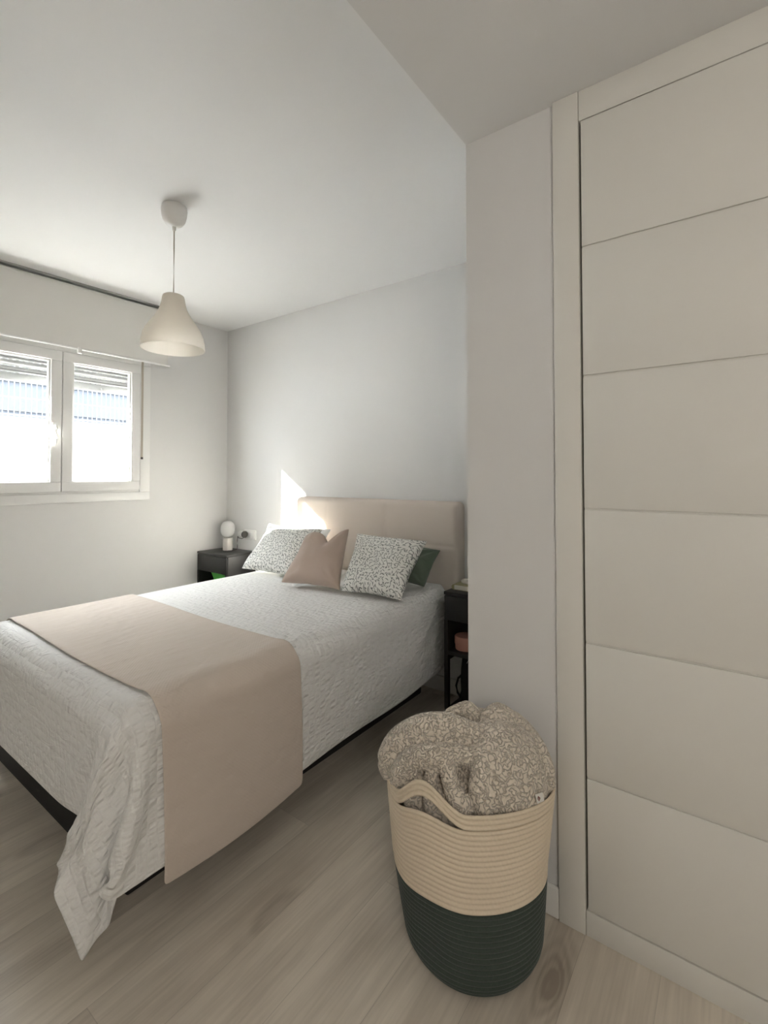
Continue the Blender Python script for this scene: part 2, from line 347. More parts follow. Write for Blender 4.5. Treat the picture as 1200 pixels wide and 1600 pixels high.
# ------------------------------------------------------------------ room
WX, HY, CZ = -3.653, 2.586, 2.60          # window wall, headboard wall, ceiling
LX, LY, LZ = -.742, 1.477, 2.46           # pillar edge, pillar/wardrobe plane, low ceiling
BY, RX = -1.45, 1.35                      # wall behind the camera, right wall
struct('floor', box(WX-.1, RX+.1, BY-.1, HY+.1, -.08, 0), M_floor)
struct('ceiling', box(WX-.1, LX, BY-.1, HY+.1, CZ, CZ+.1), M_ceil)
struct('ceiling_lowered', box(LX, RX+.1, BY-.1, HY+.1, LZ, CZ+.1), M_wall)
struct('wall_back', box(WX-.1, RX+.1, HY, HY+.1, 0, CZ+.1), M_wall)
struct('wall_pillar', box(LX, -.443, LY, HY, 0, LZ), M_wall)
struct('wall_front', box(WX-.1, RX+.1, BY-.1, BY, 0, CZ+.1), M_wall)
struct('wall_right', box(RX, RX+.1, BY, HY, 0, CZ), M_wall)
# window wall with an opening
WY0, WY1, WZ0, WZ1 = .725, 1.862, 1.160, 2.20
TH = .19
b = bmesh.new()
bx(b, WX-TH, WX, BY-.1, WY0, 0, CZ+.1); bx(b, WX-TH, WX, WY1, HY+.1, 0, CZ+.1)
bx(b, WX-TH, WX, WY0, WY1, 0, WZ0); bx(b, WX-TH, WX, WY0, WY1, WZ1, CZ+.1)
struct('wall_left', b, M_wall)
def skirting(name, x0, x1, y0, y1): struct(name, box(x0, x1, y0, y1, 0, .092, bev=.006, seg=3), M_trim, True)
skirting('baseboard_pillar', LX-.012, -.4435, LY-.013, LY)
skirting('baseboard_pillar_side', LX-.012, LX, LY, HY-.013)
skirting('baseboard_back', WX+.013, LX-.012, HY-.013, HY)
skirting('baseboard_left', WX, WX+.013, BY, HY-.013)

# window: trim, frame, two sashes
b = bmesh.new()
for (y0, y1, z0, z1) in ((.675, 1.888, 1.135, 1.195), (.675, 1.888, 2.150, 2.215), (.675, .752, 1.195, 2.150), (1.812, 1.888, 1.195, 2.150)):
    bx(b, WX, WX+.018, y0, y1, z0, z1, bev=.003)
struct('trim_1', b, M_pvc, True)
win = bpy.data.objects.new('window_1', None); C.objects.link(win); win.location = (WX, 1.29, 1.135); win['kind'] = 'structure'
b = bmesh.new()
for (y0, y1, z0, z1) in ((WY0, WY1, WZ0, 1.2115), (WY0, WY1, 2.14, WZ1), (WY0, .775, 1.205, 2.14), (1.80, WY1, 1.205, 2.14)):
    bx(b, WX-.075, WX+.004, y0, y1, z0, z1, bev=.002)
obj('window_frame', b, M_pvc, win)
def sash(y0, y1, g0, g1):
    z0, z1, gz0, gz1 = 1.211, 2.150, 1.276, 2.084
    b = bmesh.new(); X0, X1 = WX-.045, WX+.024
    for q in ((y0, y1, z0, gz0), (y0, y1, gz1, z1), (y0, g0, gz0, gz1), (g1, y1, gz0, gz1)): bx(b, X0, X1, *q, bev=.004, seg=3)
    s = obj('sash', b, M_pvc, win)
    b = bmesh.new()   # glazing bead
    for q in ((g0-.001, g1+.001, gz0-.001, gz0+.011), (g0-.001, g1+.001, gz1-.011, gz1+.001), (g0-.001, g0+.011, gz0+.011, gz1-.011), (g1-.011, g1+.001, gz0+.011, gz1-.011)): bx(b, WX-.02, WX+.010, *q, bev=.003)
    obj('glazing_bead', b, M_pvc, s)
    obj('pane', box(WX-.012, WX-.008, g0+.002, g1-.002, gz0+.002, gz1-.002), M_glass, s, False)
    return s
s1 = sash(.775, 1.290, .838, 1.226)
s2 = sash(1.294, 1.808, 1.357, 1.744)
b = bmesh.new(); bx(b, WX+.024, WX+.034, 1.232, 1.258, 1.60, 1.665, bev=.004, seg=3)
tube(b, [(WX+.034, 1.245, 1.642), (WX+.056, 1.245, 1.642), (WX+.064, 1.245, 1.636)], [.0095, .009, .009])
tube(b, [(WX+.062, 1.245, 1.646), (WX+.066, 1.246, 1.62), (WX+.064, 1.247, 1.56), (WX+.060, 1.247, 1.525)], [.010, .0105, .009, .007])
obj('handle', b, M_pvc, s1)
b = bmesh.new(); bx(b, WX+.005, WX+.017, 1.810, 1.822, 1.20, 1.245, bev=.002); obj('hinge', b, M_pvc, s2)
# roller shutter outside, half rolled up
sh = thing('roller_shutter', 'grey slatted roller shutter rolled almost up outside the window', 'shutter', (-3.76, 1.29, 1.97))
def slat(z):
    b = bmesh.new(); n = 7; P = []
    for i in range(n):
        t = i/(n-1); P.append((-3.765+.008*math.sin(t*PI), z+.037*t))
    for (xa, za), (xb, zb) in zip(P, P[1:]):
        v = [b.verts.new(c) for c in ((xa, WY0+.012, za), (xa, WY1-.012, za), (xb, WY1-.012, zb), (xb, WY0+.012, zb))]
        w_ = [b.verts.new((c.co.x-.006, c.co.y, c.co.z)) for c in v]
        b.faces.new(v); b.faces.new(w_[::-1])
        for k in range(4): b.faces.new((v[k], w_[k], w_[(k+1) % 4], v[(k+1) % 4]))
    y = WY0+.03
    while y < WY1-.03:
        bx(b, -3.768, -3.765, y, y+.020, z-.0045, z); y += .035
    bmesh.ops.remove_doubles(b, verts=b.verts[:], dist=1e-5); bmesh.ops.recalc_face_normals(b, faces=b.faces[:]); return b
z = 1.985
while z < WZ1:
    obj('slat', slat(z), M_shut, sh); z += .0415
b = bmesh.new(); bx(b, -3.777, -3.760, WY0+.012, WY1-.012, 1.932, 1.981, bev=.004); bx(b, -3.76, -3.745, 1.58, 1.60, 1.932, 1.955, bev=.003)
obj('bottom_bar', b, M_shut, sh)
for ya in (WY0, WY1-.02): obj('guide_rail', box(-3.80, -3.735, ya, ya+.02, WZ0, WZ1), M_shut, sh, False)
# shutter strap
st = thing('shutter_strap', 'narrow grey-beige strap of the roller shutter hanging beside the right sash', 'strap', (WX+.02, 1.822, 1.44))
obj('tape', box(WX+.0185, WX+.0205, 1.817, 1.832, 1.455, 2.20), M_strap, st, False)
obj('tape_end', box(WX+.018, WX+.024, 1.816, 1.833, 1.440, 1.456, bev=.002), M_plugd, st)['label'] = 'dark end stop of the strap'

# roller blind hung from the ceiling
rb = thing('roller_blind', 'off-white roller blind hanging from the ceiling above the window', 'blind', (-3.5, 1.25, CZ))
Y0, Y1 = .30, 1.965
BXc = -3.535
obj('mounting_rail', box(BXc-.025, BXc+.025, Y0, Y1+.005, CZ-.012, CZ, bev=.002), M_alu, rb)['label'] = 'dark aluminium mounting rail'
b = bmesh.new(); 
def cyl_y(b, cx, cz, r, y0, y1, n=32):
    rs = [[b.verts.new((cx+r*math.cos(2*PI*k/n), y, cz+r*math.sin(2*PI*k/n))) for k in range(n)] for y in (y0, y1)]
    for k in range(n): b.faces.new((rs[0][k], rs[0][(k+1) % n], rs[1][(k+1) % n], rs[1][k]))
    b.faces.new(rs[0][::-1]); b.faces.new(rs[1]); bmesh.ops.recalc_face_normals(b, faces=b.faces[:]); return b
obj('fabric_roll', cyl_y(b, BXc, CZ-.042, .022, Y0+.01, Y1), M_blind, rb)
for yy in (Y0, Y1-.001): obj('bracket', box(BXc-.026, BXc+.026, yy, yy+.004, CZ-.068, CZ-.010, bev=.001), M_alu, rb)
b = bmesh.new(); bx(b, BXc+.0195, BXc+.0210, Y0+.015, Y1-.008, 2.165, CZ-.04); obj('fabric', b, M_blind, rb, False)
obj('bottom_bar', box(BXc+.012, BXc+.026, Y0+.013, Y1+.008, 2.152, 2.166, bev=.004, seg=3), M_pvc, rb)
b = bmesh.new(); bx(b, BXc+.010, BXc+.030, 1.335, 1.36, 2.128, 2.168, bev=.003); obj('pull_tab', b, M_pvc, rb)

# outdoors seen through the panes
M_out = plain('white_render', (.80, .80, .80, 1), .9, .2, 30)
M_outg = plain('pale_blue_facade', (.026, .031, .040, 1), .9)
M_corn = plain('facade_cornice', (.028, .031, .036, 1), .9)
M_ground = plain('courtyard_paving', (.24, .235, .225, 1), .9)
M_wire = plain('fence_wire', (.03, .033, .038, 1), .5)
struct('ground_outside', box(-16, WX-TH, -10, 16, -.9, -.8), M_ground)
o = struct('wall_courtyard', box(-7.15, -7.0, -8, 14, -.8, 2.02), M_out)
fn = thing('mesh_fence', 'pale wire mesh fence on the courtyard wall behind the window', 'fence', (-7.08, 3, 2.02))
b = bmesh.new()
y = -2.0
while y < 9: bx(b, -7.08, -7.074, y, y+.009, 2.02, 2.75); y += .058
obj('wires', b, M_wire, fn, False)
b = bmesh.new()
for zz in (2.05, 2.26, 2.48, 2.72): bx(b, -7.085, -7.07, -2, 9, zz, zz+.016)
obj('rails', b, M_wire, fn, False)
y = -2.0
while y < 9: obj('post', box(-7.10, -7.06, y, y+.04, 2.02, 2.76), M_wire, fn, False); y += 2.2
bl = thing('building', 'pale facade with horizontal bands far behind the mesh fence', 'building', (-13, 4, -.8))
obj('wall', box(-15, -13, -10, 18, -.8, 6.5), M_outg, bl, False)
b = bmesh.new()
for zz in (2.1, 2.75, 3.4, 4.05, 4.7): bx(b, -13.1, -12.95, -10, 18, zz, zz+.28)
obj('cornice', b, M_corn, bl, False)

# ------------------------------------------------------------------ wardrobe
wd = thing('wardrobe', 'tall white built-in wardrobe with horizontally grooved doors beside the pillar', 'wardrobe', (.1, LY, 0))
FY = LY-.014
fr_ = obj('frame', box(-.443, -.368, FY, LY+.05, 0, LZ, bev=.0015), M_ward, wd)
obj('head_panel', box(-.3665, RX, FY+.002, LY+.05, 2.370, LZ, bev=.001), M_ward, wd)
obj('plinth', box(-.3665, RX, FY+.002, LY+.05, 0, .070, bev=.001), M_ward, wd)
obj('carcass', box(-.44, RX, LY+.052, LY+.62, 0, LZ), M_gap_shade, wd, False)
def door(x0, x1):
    b = bmesh.new(); zs = [.076, .449, .835, 1.220, 1.608, 1.989, 2.366]; g = .0028
    bx(b, x0, x1, FY+.006, FY+.026, .076, 2.366)
    for i in range(6):
        bx(b, x0, x1, FY, FY+.007, zs[i]+(g if i else 0), zs[i+1]-(g if i < 5 else 0), bev=.0016, seg=2)
    return obj('door', b, M_ward, wd, True, 30)
door(-.3605, .42); door(.423, 1.20)
obj('side_panel', box(1.203, RX, FY+.002, LY+.05, .072, 2.368), M_ward, wd)

# cloth surfaces (vertex grids of the draped bedspread and throw)
DATA_COVER = [
-5395,11,5,32,1,-7,31,46,26,-19,-37,-34,-5,51,55,43,43,48,54,55,56,56,56,57,56,56,57,56,56,57,56,57,56,56,57,56,56,57,56,56,57,56,56,57,56,56,57,56,56,56,57,56,56,52,10,47,-13,27,45,11,
-20,-21,-2,-2,14,-9,-21,25,33,19,17,19,22,24,27,24,-13,6,9,-34,27,4,-30,-4,15,32,9,6,-28,5,0,-5,-4,3,0,1,0,0,0,0,0,0,0,0,0,0,0,-1,1,0,-1,1,0,-1,1,0,-1,1,0,-1,
1,0,-1,0,1,-1,-2,0,0,3,4,-19,48,-23,9,3,35,-31,5,24,-17,0,9,-8,-19,-7,5,7,9,6,-3,-54,-18,2,4,19,-35,26,3,-38,4,22,25,-1,-9,-1,0,2,-9,1,1,0,0,0,1,-1,0,1,-1,0,
1,-1,0,1,-1,0,1,-1,0,1,-1,0,1,-1,0,1,-1,0,0,0,0,1,-2,-1,0,0,28,-26,18,1,-1,-47,10,22,45,-5,-4,-3,-35,1,10,18,9,6,1,-14,-56,23,-21,0,2,-7,33,-30,11,-9,-15,6,31,10,
-8,0,0,-15,9,1,0,0,0,1,-1,0,0,0,0,0,0,0,0,0,0,0,0,0,0,0,0,0,0,0,0,0,0,0,0,1,-1,-1,3,-4,-1,2,14,-2,-5,13,-3,21,-65,68,-11,6,-14,-38,63,8,-7,2,0,-4,
-27,-47,22,46,-42,20,-1,2,11,1,-10,14,-29,2,-5,49,1,-18,-3,-1,5,1,1,0,0,-1,1,0,0,-1,1,0,-1,1,0,-1,1,0,-1,1,0,-1,1,0,-1,1,0,-1,1,0,0,-1,1,1,-2,5,-6,-1,0,45,
-33,14,-12,23,-3,-4,-15,-45,13,71,-11,-6,15,-5,-7,-33,-35,23,50,-1,-32,-8,16,3,8,0,1,-1,3,-29,15,17,20,-17,-8,4,4,1,1,0,0,0,-1,1,0,0,-1,1,0,-1,1,0,-1,1,0,-1,1,0,-1,1,
0,-1,1,0,-1,1,0,0,-1,1,2,-3,7,-8,0,8,3,22,-51,40,19,4,-50,52,8,-34,16,11,-10,-7,-39,-20,30,40,-4,2,-34,8,-9,15,-4,41,-27,-3,7,-11,-3,-13,62,-34,-9,7,4,1,-1,0,0,1,0,-1,
0,1,0,-1,1,0,-1,1,0,-1,1,0,-1,1,0,-1,1,0,-1,0,1,-1,0,1,0,-1,1,3,-4,7,-8,3,9,2,3,2,35,-69,63,-12,-46,46,3,-12,-4,-45,-2,37,34,2,-2,-7,-39,1,16,3,-19,9,57,-35,
-7,11,-27,13,-2,5,4,5,3,0,0,0,0,-1,0,1,0,-1,1,0,-1,1,0,-1,1,0,-1,1,0,-1,1,0,-1,1,0,0,-1,1,0,-1,1,0,-1,1,4,-5,6,-4,11,-3,10,0,-33,61,-7,-63,57,1,-11,-7,
-42,24,45,-17,-2,11,2,-74,-1,-28,-12,9,17,-23,7,67,-42,-9,8,-24,11,7,0,10,1,-1,0,1,0,0,0,0,0,0,0,0,0,0,0,0,0,0,0,-1,1,0,-1,1,0,-1,1,0,0,0,0,0,0,0,0,-1,
1,6,-5,-1,18,-11,13,-2,18,7,-62,44,19,-46,11,-28,43,28,-33,6,12,-3,-65,-2,27,-13,-26,-25,-3,22,-19,2,75,-45,13,-36,2,14,4,6,-1,1,0,0,0,0,0,0,0,0,0,0,0,0,0,0,0,0,0,1,
-1,0,1,-1,0,1,-1,0,1,-1,0,0,0,0,0,1,-1,0,7,-3,-2,7,14,-7,25,-49,25,23,-52,19,-8,45,2,-33,10,14,-19,-23,-24,19,59,-4,-10,-24,-41,-20,15,-11,-2,79,-68,55,-63,21,12,0,1,0,0,-1,
0,0,1,-1,0,1,-1,0,1,-1,0,1,-1,0,1,-1,0,1,-1,1,0,-1,1,0,-1,0,1,0,-1,1,0,-1,0,0,0,7,-5,8,18,-14,6,10,0,-51,37,21,13,-13,-22,21,16,-6,-12,-16,37,4,56,0,1,2,
-1,-34,-44,-16,6,-10,79,-75,63,-30,-1,2,0,1,0,0,0,0,-1,1,0,-1,1,0,0,0,0,0,0,0,0,0,0,0,0,0,0,0,0,0,0,1,-1,0,0,0,0,0,0,-1,0,0,7,-2,13,-27,19,-24,-6,53,
16,0,-23,2,24,5,-3,5,0,-21,0,5,55,1,0,0,1,2,-3,-22,-71,-3,-4,70,-58,38,1,-3,-1,-4,-1,0,1,0,0,0,0,1,-1,0,0,0,1,-1,0,1,-1,0,1,-1,1,-1,0,1,-1,1,0,-1,1,0,
1,-1,0,1,0,1,-1,-2,-2,0,-4,31,-47,29,41,-3,-6,-1,17,-3,-13,-14,-17,-21,-32,5,16,24,-58,1,2,4,6,21,14,14,29,-29,-50,-2,72,-37,3,3,1,4,1,1,-1,1,0,-1,1,-1,1,0,0,0,-1,1,
0,0,0,0,0,0,0,0,0,0,0,0,0,1,-1,1,-1,0,1,0,0,1,1,4,3,6,0,-29,65,1,-1,0,-8,-18,-18,-14,-11,-11,-14,-5,17,21,12,-4,-57,3,5,4,2,-8,-1,1,8,12,36,-12,-1,11,-6,1,
2,-1,1,0,0,0,0,1,-1,1,-1,0,0,0,1,-1,1,-1,0,1,-1,1,-1,1,0,-1,1,-1,1,-1,1,-1,1,1,-1,0,1,-1,1,0,0,-2,4,2,-1,27,-27,-12,-12,-8,-6,-5,-3,0,12,19,12,2,-5,-1,
4,3,1,1,0,1,1,3,-2,18,-13,-20,-6,11,1,-1,-1,0,0,-1,1,-1,1,-1,1,-1,1,0,0,0,0,0,-1,1,0,0,0,0,0,0,0,0,0,0,0,0,0,1,-1,0,0,0,0,1,-1,0,0,-1,-3,7,
-5,-9,-9,-5,-3,0,1,6,6,10,8,2,-3,-3,-2,0,8,0,1,-1,1,3,3,-6,21,-24,-11,2,-12,18,1,-2,0,0,-1,1,-1,1,-1,1,-1,1,-1,1,-1,0,0,0,1,-1,1,-1,1,-1,0,0,0,1,-1,1,
-1,1,-1,0,1,-1,1,0,-1,0,0,0,-1,-1,0,6,-5,0,4,-3,0,1,2,1,1,0,-1,-3,-1,-2,0,0,7,0,-1,2,6,0,-8,22,-27,-6,-3,13,4,-7,0,0,0,0,0,0,0,0,0,0,0,-1,1,-1,
1,0,0,0,-1,1,-1,1,-1,1,0,0,0,0,0,0,0,0,0,0,-1,1,-1,0,1,-1,0,0,0,0,-1,6,-4,-2,3,-1,0,0,0,0,1,-1,-1,-1,-1,0,0,-1,5,1,2,6,-2,-7,20,-26,-3,-2,5,5,
-2,0,1,0,-1,0,1,-1,0,0,0,0,0,1,-1,0,0,0,0,0,1,-1,0,0,0,0,0,0,0,0,0,0,0,0,0,0,0,0,0,0,-1,0,1,-1,0,0,0,5,-5,-3,3,0,-1,0,1,0,0,0,-1,0,
0,-1,-1,0,6,1,5,-3,-5,17,-24,-1,0,5,0,0,1,0,0,0,1,0,-1,1,0,-1,1,-1,0,0,0,1,-1,1,-1,0,0,0,1,-1,1,-1,1,-1,1,-1,0,0,0,0,0,0,0,0,0,0,0,0,0,0,
0,-1,0,2,-2,-2,0,1,0,1,-1,0,0,0,0,-1,0,0,0,0,5,3,0,-4,12,-19,0,0,4,0,0,0,0,1,1,0,-1,0,1,-1,0,1,-1,1,0,-1,1,-1,1,-1,0,1,-1,1,-1,1,-1,1,-1,0,
0,0,1,-1,1,-1,1,-1,0,0,0,0,0,0,0,0,0,0,0,1,-2,-3,1,0,1,-1,1,0,-1,0,0,1,-1,0,-1,0,5,2,-3,9,-15,-1,1,2,0,1,-1,1,1,1,-1,0,1,0,-1,1,0,-1,1,-1,
0,1,-1,1,-1,1,0,-1,1,-1,1,-1,1,-1,0,1,-1,1,-1,1,-1,0,0,0,1,-1,0,0,0,0,0,0,0,0,0,1,-2,-3,1,1,0,0,0,0,0,0,0,-1,0,0,0,-1,5,-1,4,-9,-1,0,2,0,
1,-1,1,0,0,1,1,0,-1,0,1,-1,0,1,-1,1,0,-1,1,-1,1,-1,0,1,-1,1,-1,0,0,0,1,-1,1,-1,0,0,0,1,-1,0,0,0,1,-1,0,1,-1,0,0,1,-2,1,-1,-4,2,0,0,0,0,0,
1,-1,0,0,0,-1,0,1,4,0,-4,-2,0,2,0,1,-1,1,-1,1,0,0,1,0,0,1,-1,0,1,-1,0,0,0,1,-1,0,0,0,0,0,0,0,0,1,-1,0,0,0,0,0,0,0,0,0,0,0,0,0,0,0,
0,-1,1,0,0,0,0,1,-2,-2,0,0,0,1,0,0,-1,1,0,-1,0,0,0,-1,3,-1,-2,-1,1,0,0,0,1,-1,1,0,0,1,0,0,0,0,0,0,0,0,0,0,0,-1,1,0,0,0,0,0,0,0,0,-1,
1,0,0,0,-1,1,0,0,0,-1,1,0,0,0,-1,1,0,0,0,0,0,0,-1,1,-2,-1,0,0,1,-1,0,1,0,-1,0,1,-1,0,-1,0,2,-1,-1,0,0,0,0,1,-1,1,-1,1,-1,2,-1,1,0,-1,1,0,
-1,1,0,-1,1,0,-1,1,-1,1,0,-1,1,-1,1,0,-1,1,-1,1,0,-1,1,-1,0,1,-1,1,-1,0,1,-1,0,1,-1,0,1,-1,1,0,-1,-2,0,1,-1,1,0,-1,1,0,-1,0,0,0,0,0,3,-2,-1,-1,
1,0,1,-1,1,-1,1,-1,0,1,0,0,0,0,0,0,0,0,0,0,0,0,1,-1,0,0,0,0,0,0,0,0,0,0,0,0,0,0,0,0,1,-1,0,0,0,0,0,0,0,0,0,0,0,0,-1,1,-1,-1,0,0,
1,0,0,0,-1,0,1,-1,0,-1,0,0,1,0,-1,0,0,0,0,0,0,0,0,1,0,-1,1,-1,1,0,-1,1,0,-1,1,0,-1,1,-1,1,0,-1,1,0,-1,1,-1,1,0,-1,1,-1,1,0,-1,1,-1,0,1,-1,
1,0,-1,1,0,-1,0,1,-1,1,0,-1,1,-1,0,0,0,0,0,0,0,0,-1,0,0,0,0,0,2,-2,0,1,-1,1,-1,0,0,1,-1,0,0,0,0,0,0,0,0,0,0,1,-1,0,1,-1,0,0,0,0,0,0,
1,-1,0,0,0,0,0,0,0,0,0,0,0,1,-1,0,0,0,0,0,0,0,1,-1,0,0,0,0,0,0,0,0,0,0,-1,0,0,0,0,0,-1,1,-1,0,1,-1,0,0,0,0,0,1,-1,0,0,-1,1,0,0,0,
-1,1,0,-1,1,-1,1,0,-1,1,0,-1,1,0,-1,1,-1,0,1,-1,1,0,-1,1,-1,1,0,-1,1,-1,0,1,-1,1,0,-1,0,1,-1,0,1,-1,1,0,-1,1,0,0,0,-1,1,0,0,0,-1,0,0,-1,1,0,
1,0,-1,0,0,0,0,0,0,-1,0,1,0,-1,0,0,1,-1,0,1,-1,0,0,0,0,0,0,0,0,0,0,0,0,1,-1,0,0,0,0,0,0,0,0,0,0,0,1,-1,0,0,0,0,1,-1,0,1,-1,0,0,0,
1,0,0,0,0,0,0,0,0,-1,1,-1,0,0,0,-1,0,0,0,0,0,0,0,0,0,0,0,-1,1,-1,0,0,-1,1,0,-1,1,0,-1,1,0,-1,1,0,-1,1,0,-1,1,-1,1,0,-1,1,0,-1,1,-1,1,0,
-1,1,-1,1,0,-1,1,0,-1,0,1,-1,1,0,0,-1,2,0,0,0,0,1,-1,0,-1,1,-1,0,0,0,-1,0,1,-1,0,0,0,0,0,0,0,0,0,-1,0,-1,0,0,0,0,0,0,0,0,0,0,0,0,0,0,
0,0,0,1,-1,0,0,0,1,-1,0,1,-1,0,0,0,1,-1,0,0,0,0,0,0,0,1,-1,0,0,0,0,0,1,1,1,0,-1,0,0,-1,1,-1,0,0,0,-1,1,0,1,0,-1,0,0,0,0,-1,1,0,0,-1,
0,-1,0,0,0,0,0,0,0,0,0,0,0,0,0,0,0,0,0,0,0,0,0,0,-1,1,0,0,0,0,0,0,-1,1,0,0,0,0,0,0,0,0,0,0,0,0,0,-1,3,1,-1,0,1,-1,0,0,-1,0,0,0,
0,0,-1,1,0,0,1,-1,1,-1,0,0,0,0,-1,-1,1,-1,-1,0,1,-1,0,1,-1,1,0,-1,1,0,-1,1,0,-1,1,-1,1,0,-1,1,0,-1,1,-1,1,0,-1,1,0,0,0,-1,1,0,-1,1,0,-1,1,0,
-1,1,0,-1,1,3,1,-1,-1,0,0,0,0,0,-1,0,0,0,0,-1,1,-1,0,0,0,0,0,0,0,0,0,-1,0,-1,0,0,-1,1,0,-1,1,-1,0,1,-1,0,1,-1,0,1,-1,1,-1,0,1,-1,1,0,-1,1,
-1,0,1,-1,1,-1,0,1,-1,0,1,-1,1,0,-1,1,0,-1,1,-1,2,4,-2,0,-1,0,0,0,-1,0,1,-1,0,0,0,0,0,1,-1,0,0,0,0,0,-1,1,0,-1,0,-2,0,0,1,-1,0,1,-1,0,1,-1,
0,1,-1,1,0,-1,1,-1,0,1,-1,1,-1,0,1,-1,0,1,-1,1,-1,0,1,-1,1,0,-1,1,-1,0,1,-1,1,0,0,0,1,3,-1,-1,1,-1,0,-1,1,0,-1,0,0,0,0,-1,1,-1,0,1,-1,0,0,0,
0,-1,1,-1,-1,0,-1,1,-1,0,1,-1,0,1,-1,1,0,-1,1,-1,0,1,-1,1,0,-1,1,-1,0,1,-1,1,0,-1,1,-1,1,0,-1,1,-1,0,1,-1,1,0,-1,1,-1,0,1,-1,2,2,-1,1,-1,0,0,0,
0,-1,0,0,0,0,-1,1,0,0,0,0,0,0,0,0,0,0,1,-2,0,-1,0,-1,1,0,-1,1,0,-1,1,-1,1,0,-1,1,0,0,0,-1,1,0,-1,1,0,0,0,-1,1,0,-1,1,-1,1,0,-1,1,0,0,0,
-1,1,0,-1,1,0,0,1,1,1,0,-1,0,0,0,0,-1,0,0,1,-1,0,0,0,0,0,1,-1,0,0,0,0,0,0,0,-1,-1,0,0,0,0,0,0,0,0,0,0,0,0,0,0,0,0,-1,1,0,0,0,0,0,
0,-1,1,0,0,0,0,0,0,0,0,0,0,0,0,0,0,0,0,0,0,0,1,-1,1,2,-1,0,0,0,-1,0,1,0,0,-1,0,0,0,0,0,1,-1,0,0,0,0,0,0,0,0,-1,0,0,-1,0,0,0,1,-1,
0,1,-1,0,0,0,1,-1,0,1,-1,1,-1,0,1,-1,0,1,-1,1,-1,0,1,-1,1,-1,0,1,-1,0,0,0,1,-1,0,1,-1,0,0,2,-1,1,0,0,0,0,0,0,-1,0,0,0,0,0,0,0,1,-1,0,0,
0,0,0,0,0,0,0,0,-1,0,0,0,0,0,-1,1,0,-1,1,0,0,0,-1,1,0,0,0,-1,1,0,-1,1,0,-1,1,-1,1,0,-1,1,-1,1,0,-1,1,0,0,0,-1,1,0,-1,1,0,0,0,0,1,0,0,
0,0,0,0,0,-1,0,0,0,0,1,-1,0,0,0,0,0,0,0,0,0,0,0,0,0,-1,0,1,-1,0,1,-1,0,1,-1,0,0,0,1,-1,0,0,0,1,-1,0,1,-1,0,1,-1,0,0,0,1,-1,0,0,0,1,
-1,0,0,0,0,0,0,1,-1,0,0,0,1,0,0,0,0,0,-1,0,0,1,0,0,0,-1,0,0,0,0,0,0,0,0,0,0,0,0,0,0,-1,1,0,-1,1,0,-1,1,0,-1,1,0,0,0,-1,1,0,-1,1,-1,
1,0,-1,1,0,-1,1,0,0,0,-1,1,0,0,0,-1,1,0,-1,1,0,0,0,-1,1,0,0,0,0,0,0,0,0,-1,1,0,0,-1,0,0,0,1,-1,0,0,0,0,0,0,0,0,0,0,0,0,0,1,-1,0,1,
-1,0,1,-1,0,1,-1,0,0,0,1,-1,0,1,-1,0,0,0,1,-1,0,1,-1,0,0,0,1,-1,0,0,0,1,-1,0,1,-1,0,0,0,0,0,0,0,1,-1,0,1,-1,0,0,0,-1,0,1,0,0,0,-1,1,-1,
0,0,0,0,0,0,0,0,0,0,0,0,0,1,0,-1,1,0,-1,1,0,-1,1,0,0,0,-1,1,0,-1,1,0,0,0,-1,1,0,-1,1,0,0,0,-1,1,0,0,0,-1,1,0,-1,1,0,-1,1,0,0,0,0,-1,
0,0,-1,1,-1,1,-1,1,0,-1,0,0,0,1,-1,1,1,-1,0,0,0,0,0,0,0,0,-1,1,1,0,0,1,-1,0,1,-1,0,1,-1,0,0,0,1,-1,0,1,-1,0,0,0,1,-1,0,1,-1,0,0,0,1,-1,
0,0,0,0,0,0,1,-1,0,1,-1,0,0,0,0,0,0,-1,0,0,0,-1,1,-1,0,1,0,0,0,0,0,-1,0,0,0,0,0,0,0,0,0,0,0,1,0,1,0,-1,1,0,-1,1,0,-1,1,0,-1,1,-1,1,
0,-1,1,0,-1,1,-1,1,0,-1,1,0,-1,1,-1,1,0,-1,1,0,-1,1,-1,0,1,-1,1,0,-1,1,-1,0,-1,0,0,0,0,0,-1,1,0,0,0,0,0,-1,0,0,0,1,-1,0,0,0,0,0,0,0,0,1,
0,1,0,0,0,0,0,0,0,0,0,0,0,0,0,0,0,0,0,0,0,0,0,-1,1,0,0,0,0,0,0,-1,1,0,0,0,0,0,0,0,0,0,-1,1,0,-1,1,-1,0,-1,0,-1,0,1,0,0,-1,1,0,0,
0,0,0,0,0,0,0,0,-1,0,1,0,0,0,0,1,0,1,0,1,-1,0,1,-1,0,1,-1,0,1,-1,0,0,0,0,0,0,1,-1,0,1,-1,0,0,0,1,-1,0,1,-1,0,0,0,0,0,0,1,-1,0,1,-1,
0,1,-1,0,-1,-1,0,0,0,-1,0,0,1,-1,1,0,0,0,-1,0,0,0,0,-1,1,0,0,0,0,0,0,1,1,0,1,-1,0,1,-1,0,1,-1,0,1,-1,0,1,-1,1,0,-1,1,-1,0,1,-1,0,1,-1,1,
-1,0,1,-1,0,1,-1,0,1,-1,0,0,0,1,-1,0,0,0,0,0,-1,-1,-1,0,0,0,1,0,0,0,0,1,-1,0,0,-1,1,-1,0,0,0,0,0,0,0,0,0,1,0,1,1,0,0,-1,1,0,-1,1,0,-1,
1,0,-1,1,-1,0,1,-1,0,1,-1,0,1,-1,0,0,0,1,-1,0,1,-1,0,1,-1,0,1,-1,0,0,0,0,1,-1,-1,1,-1,-2,1,-1,0,1,0,0,0,1,0,-1,0,-1,0,0,0,0,-1,0,0,1,0,0,
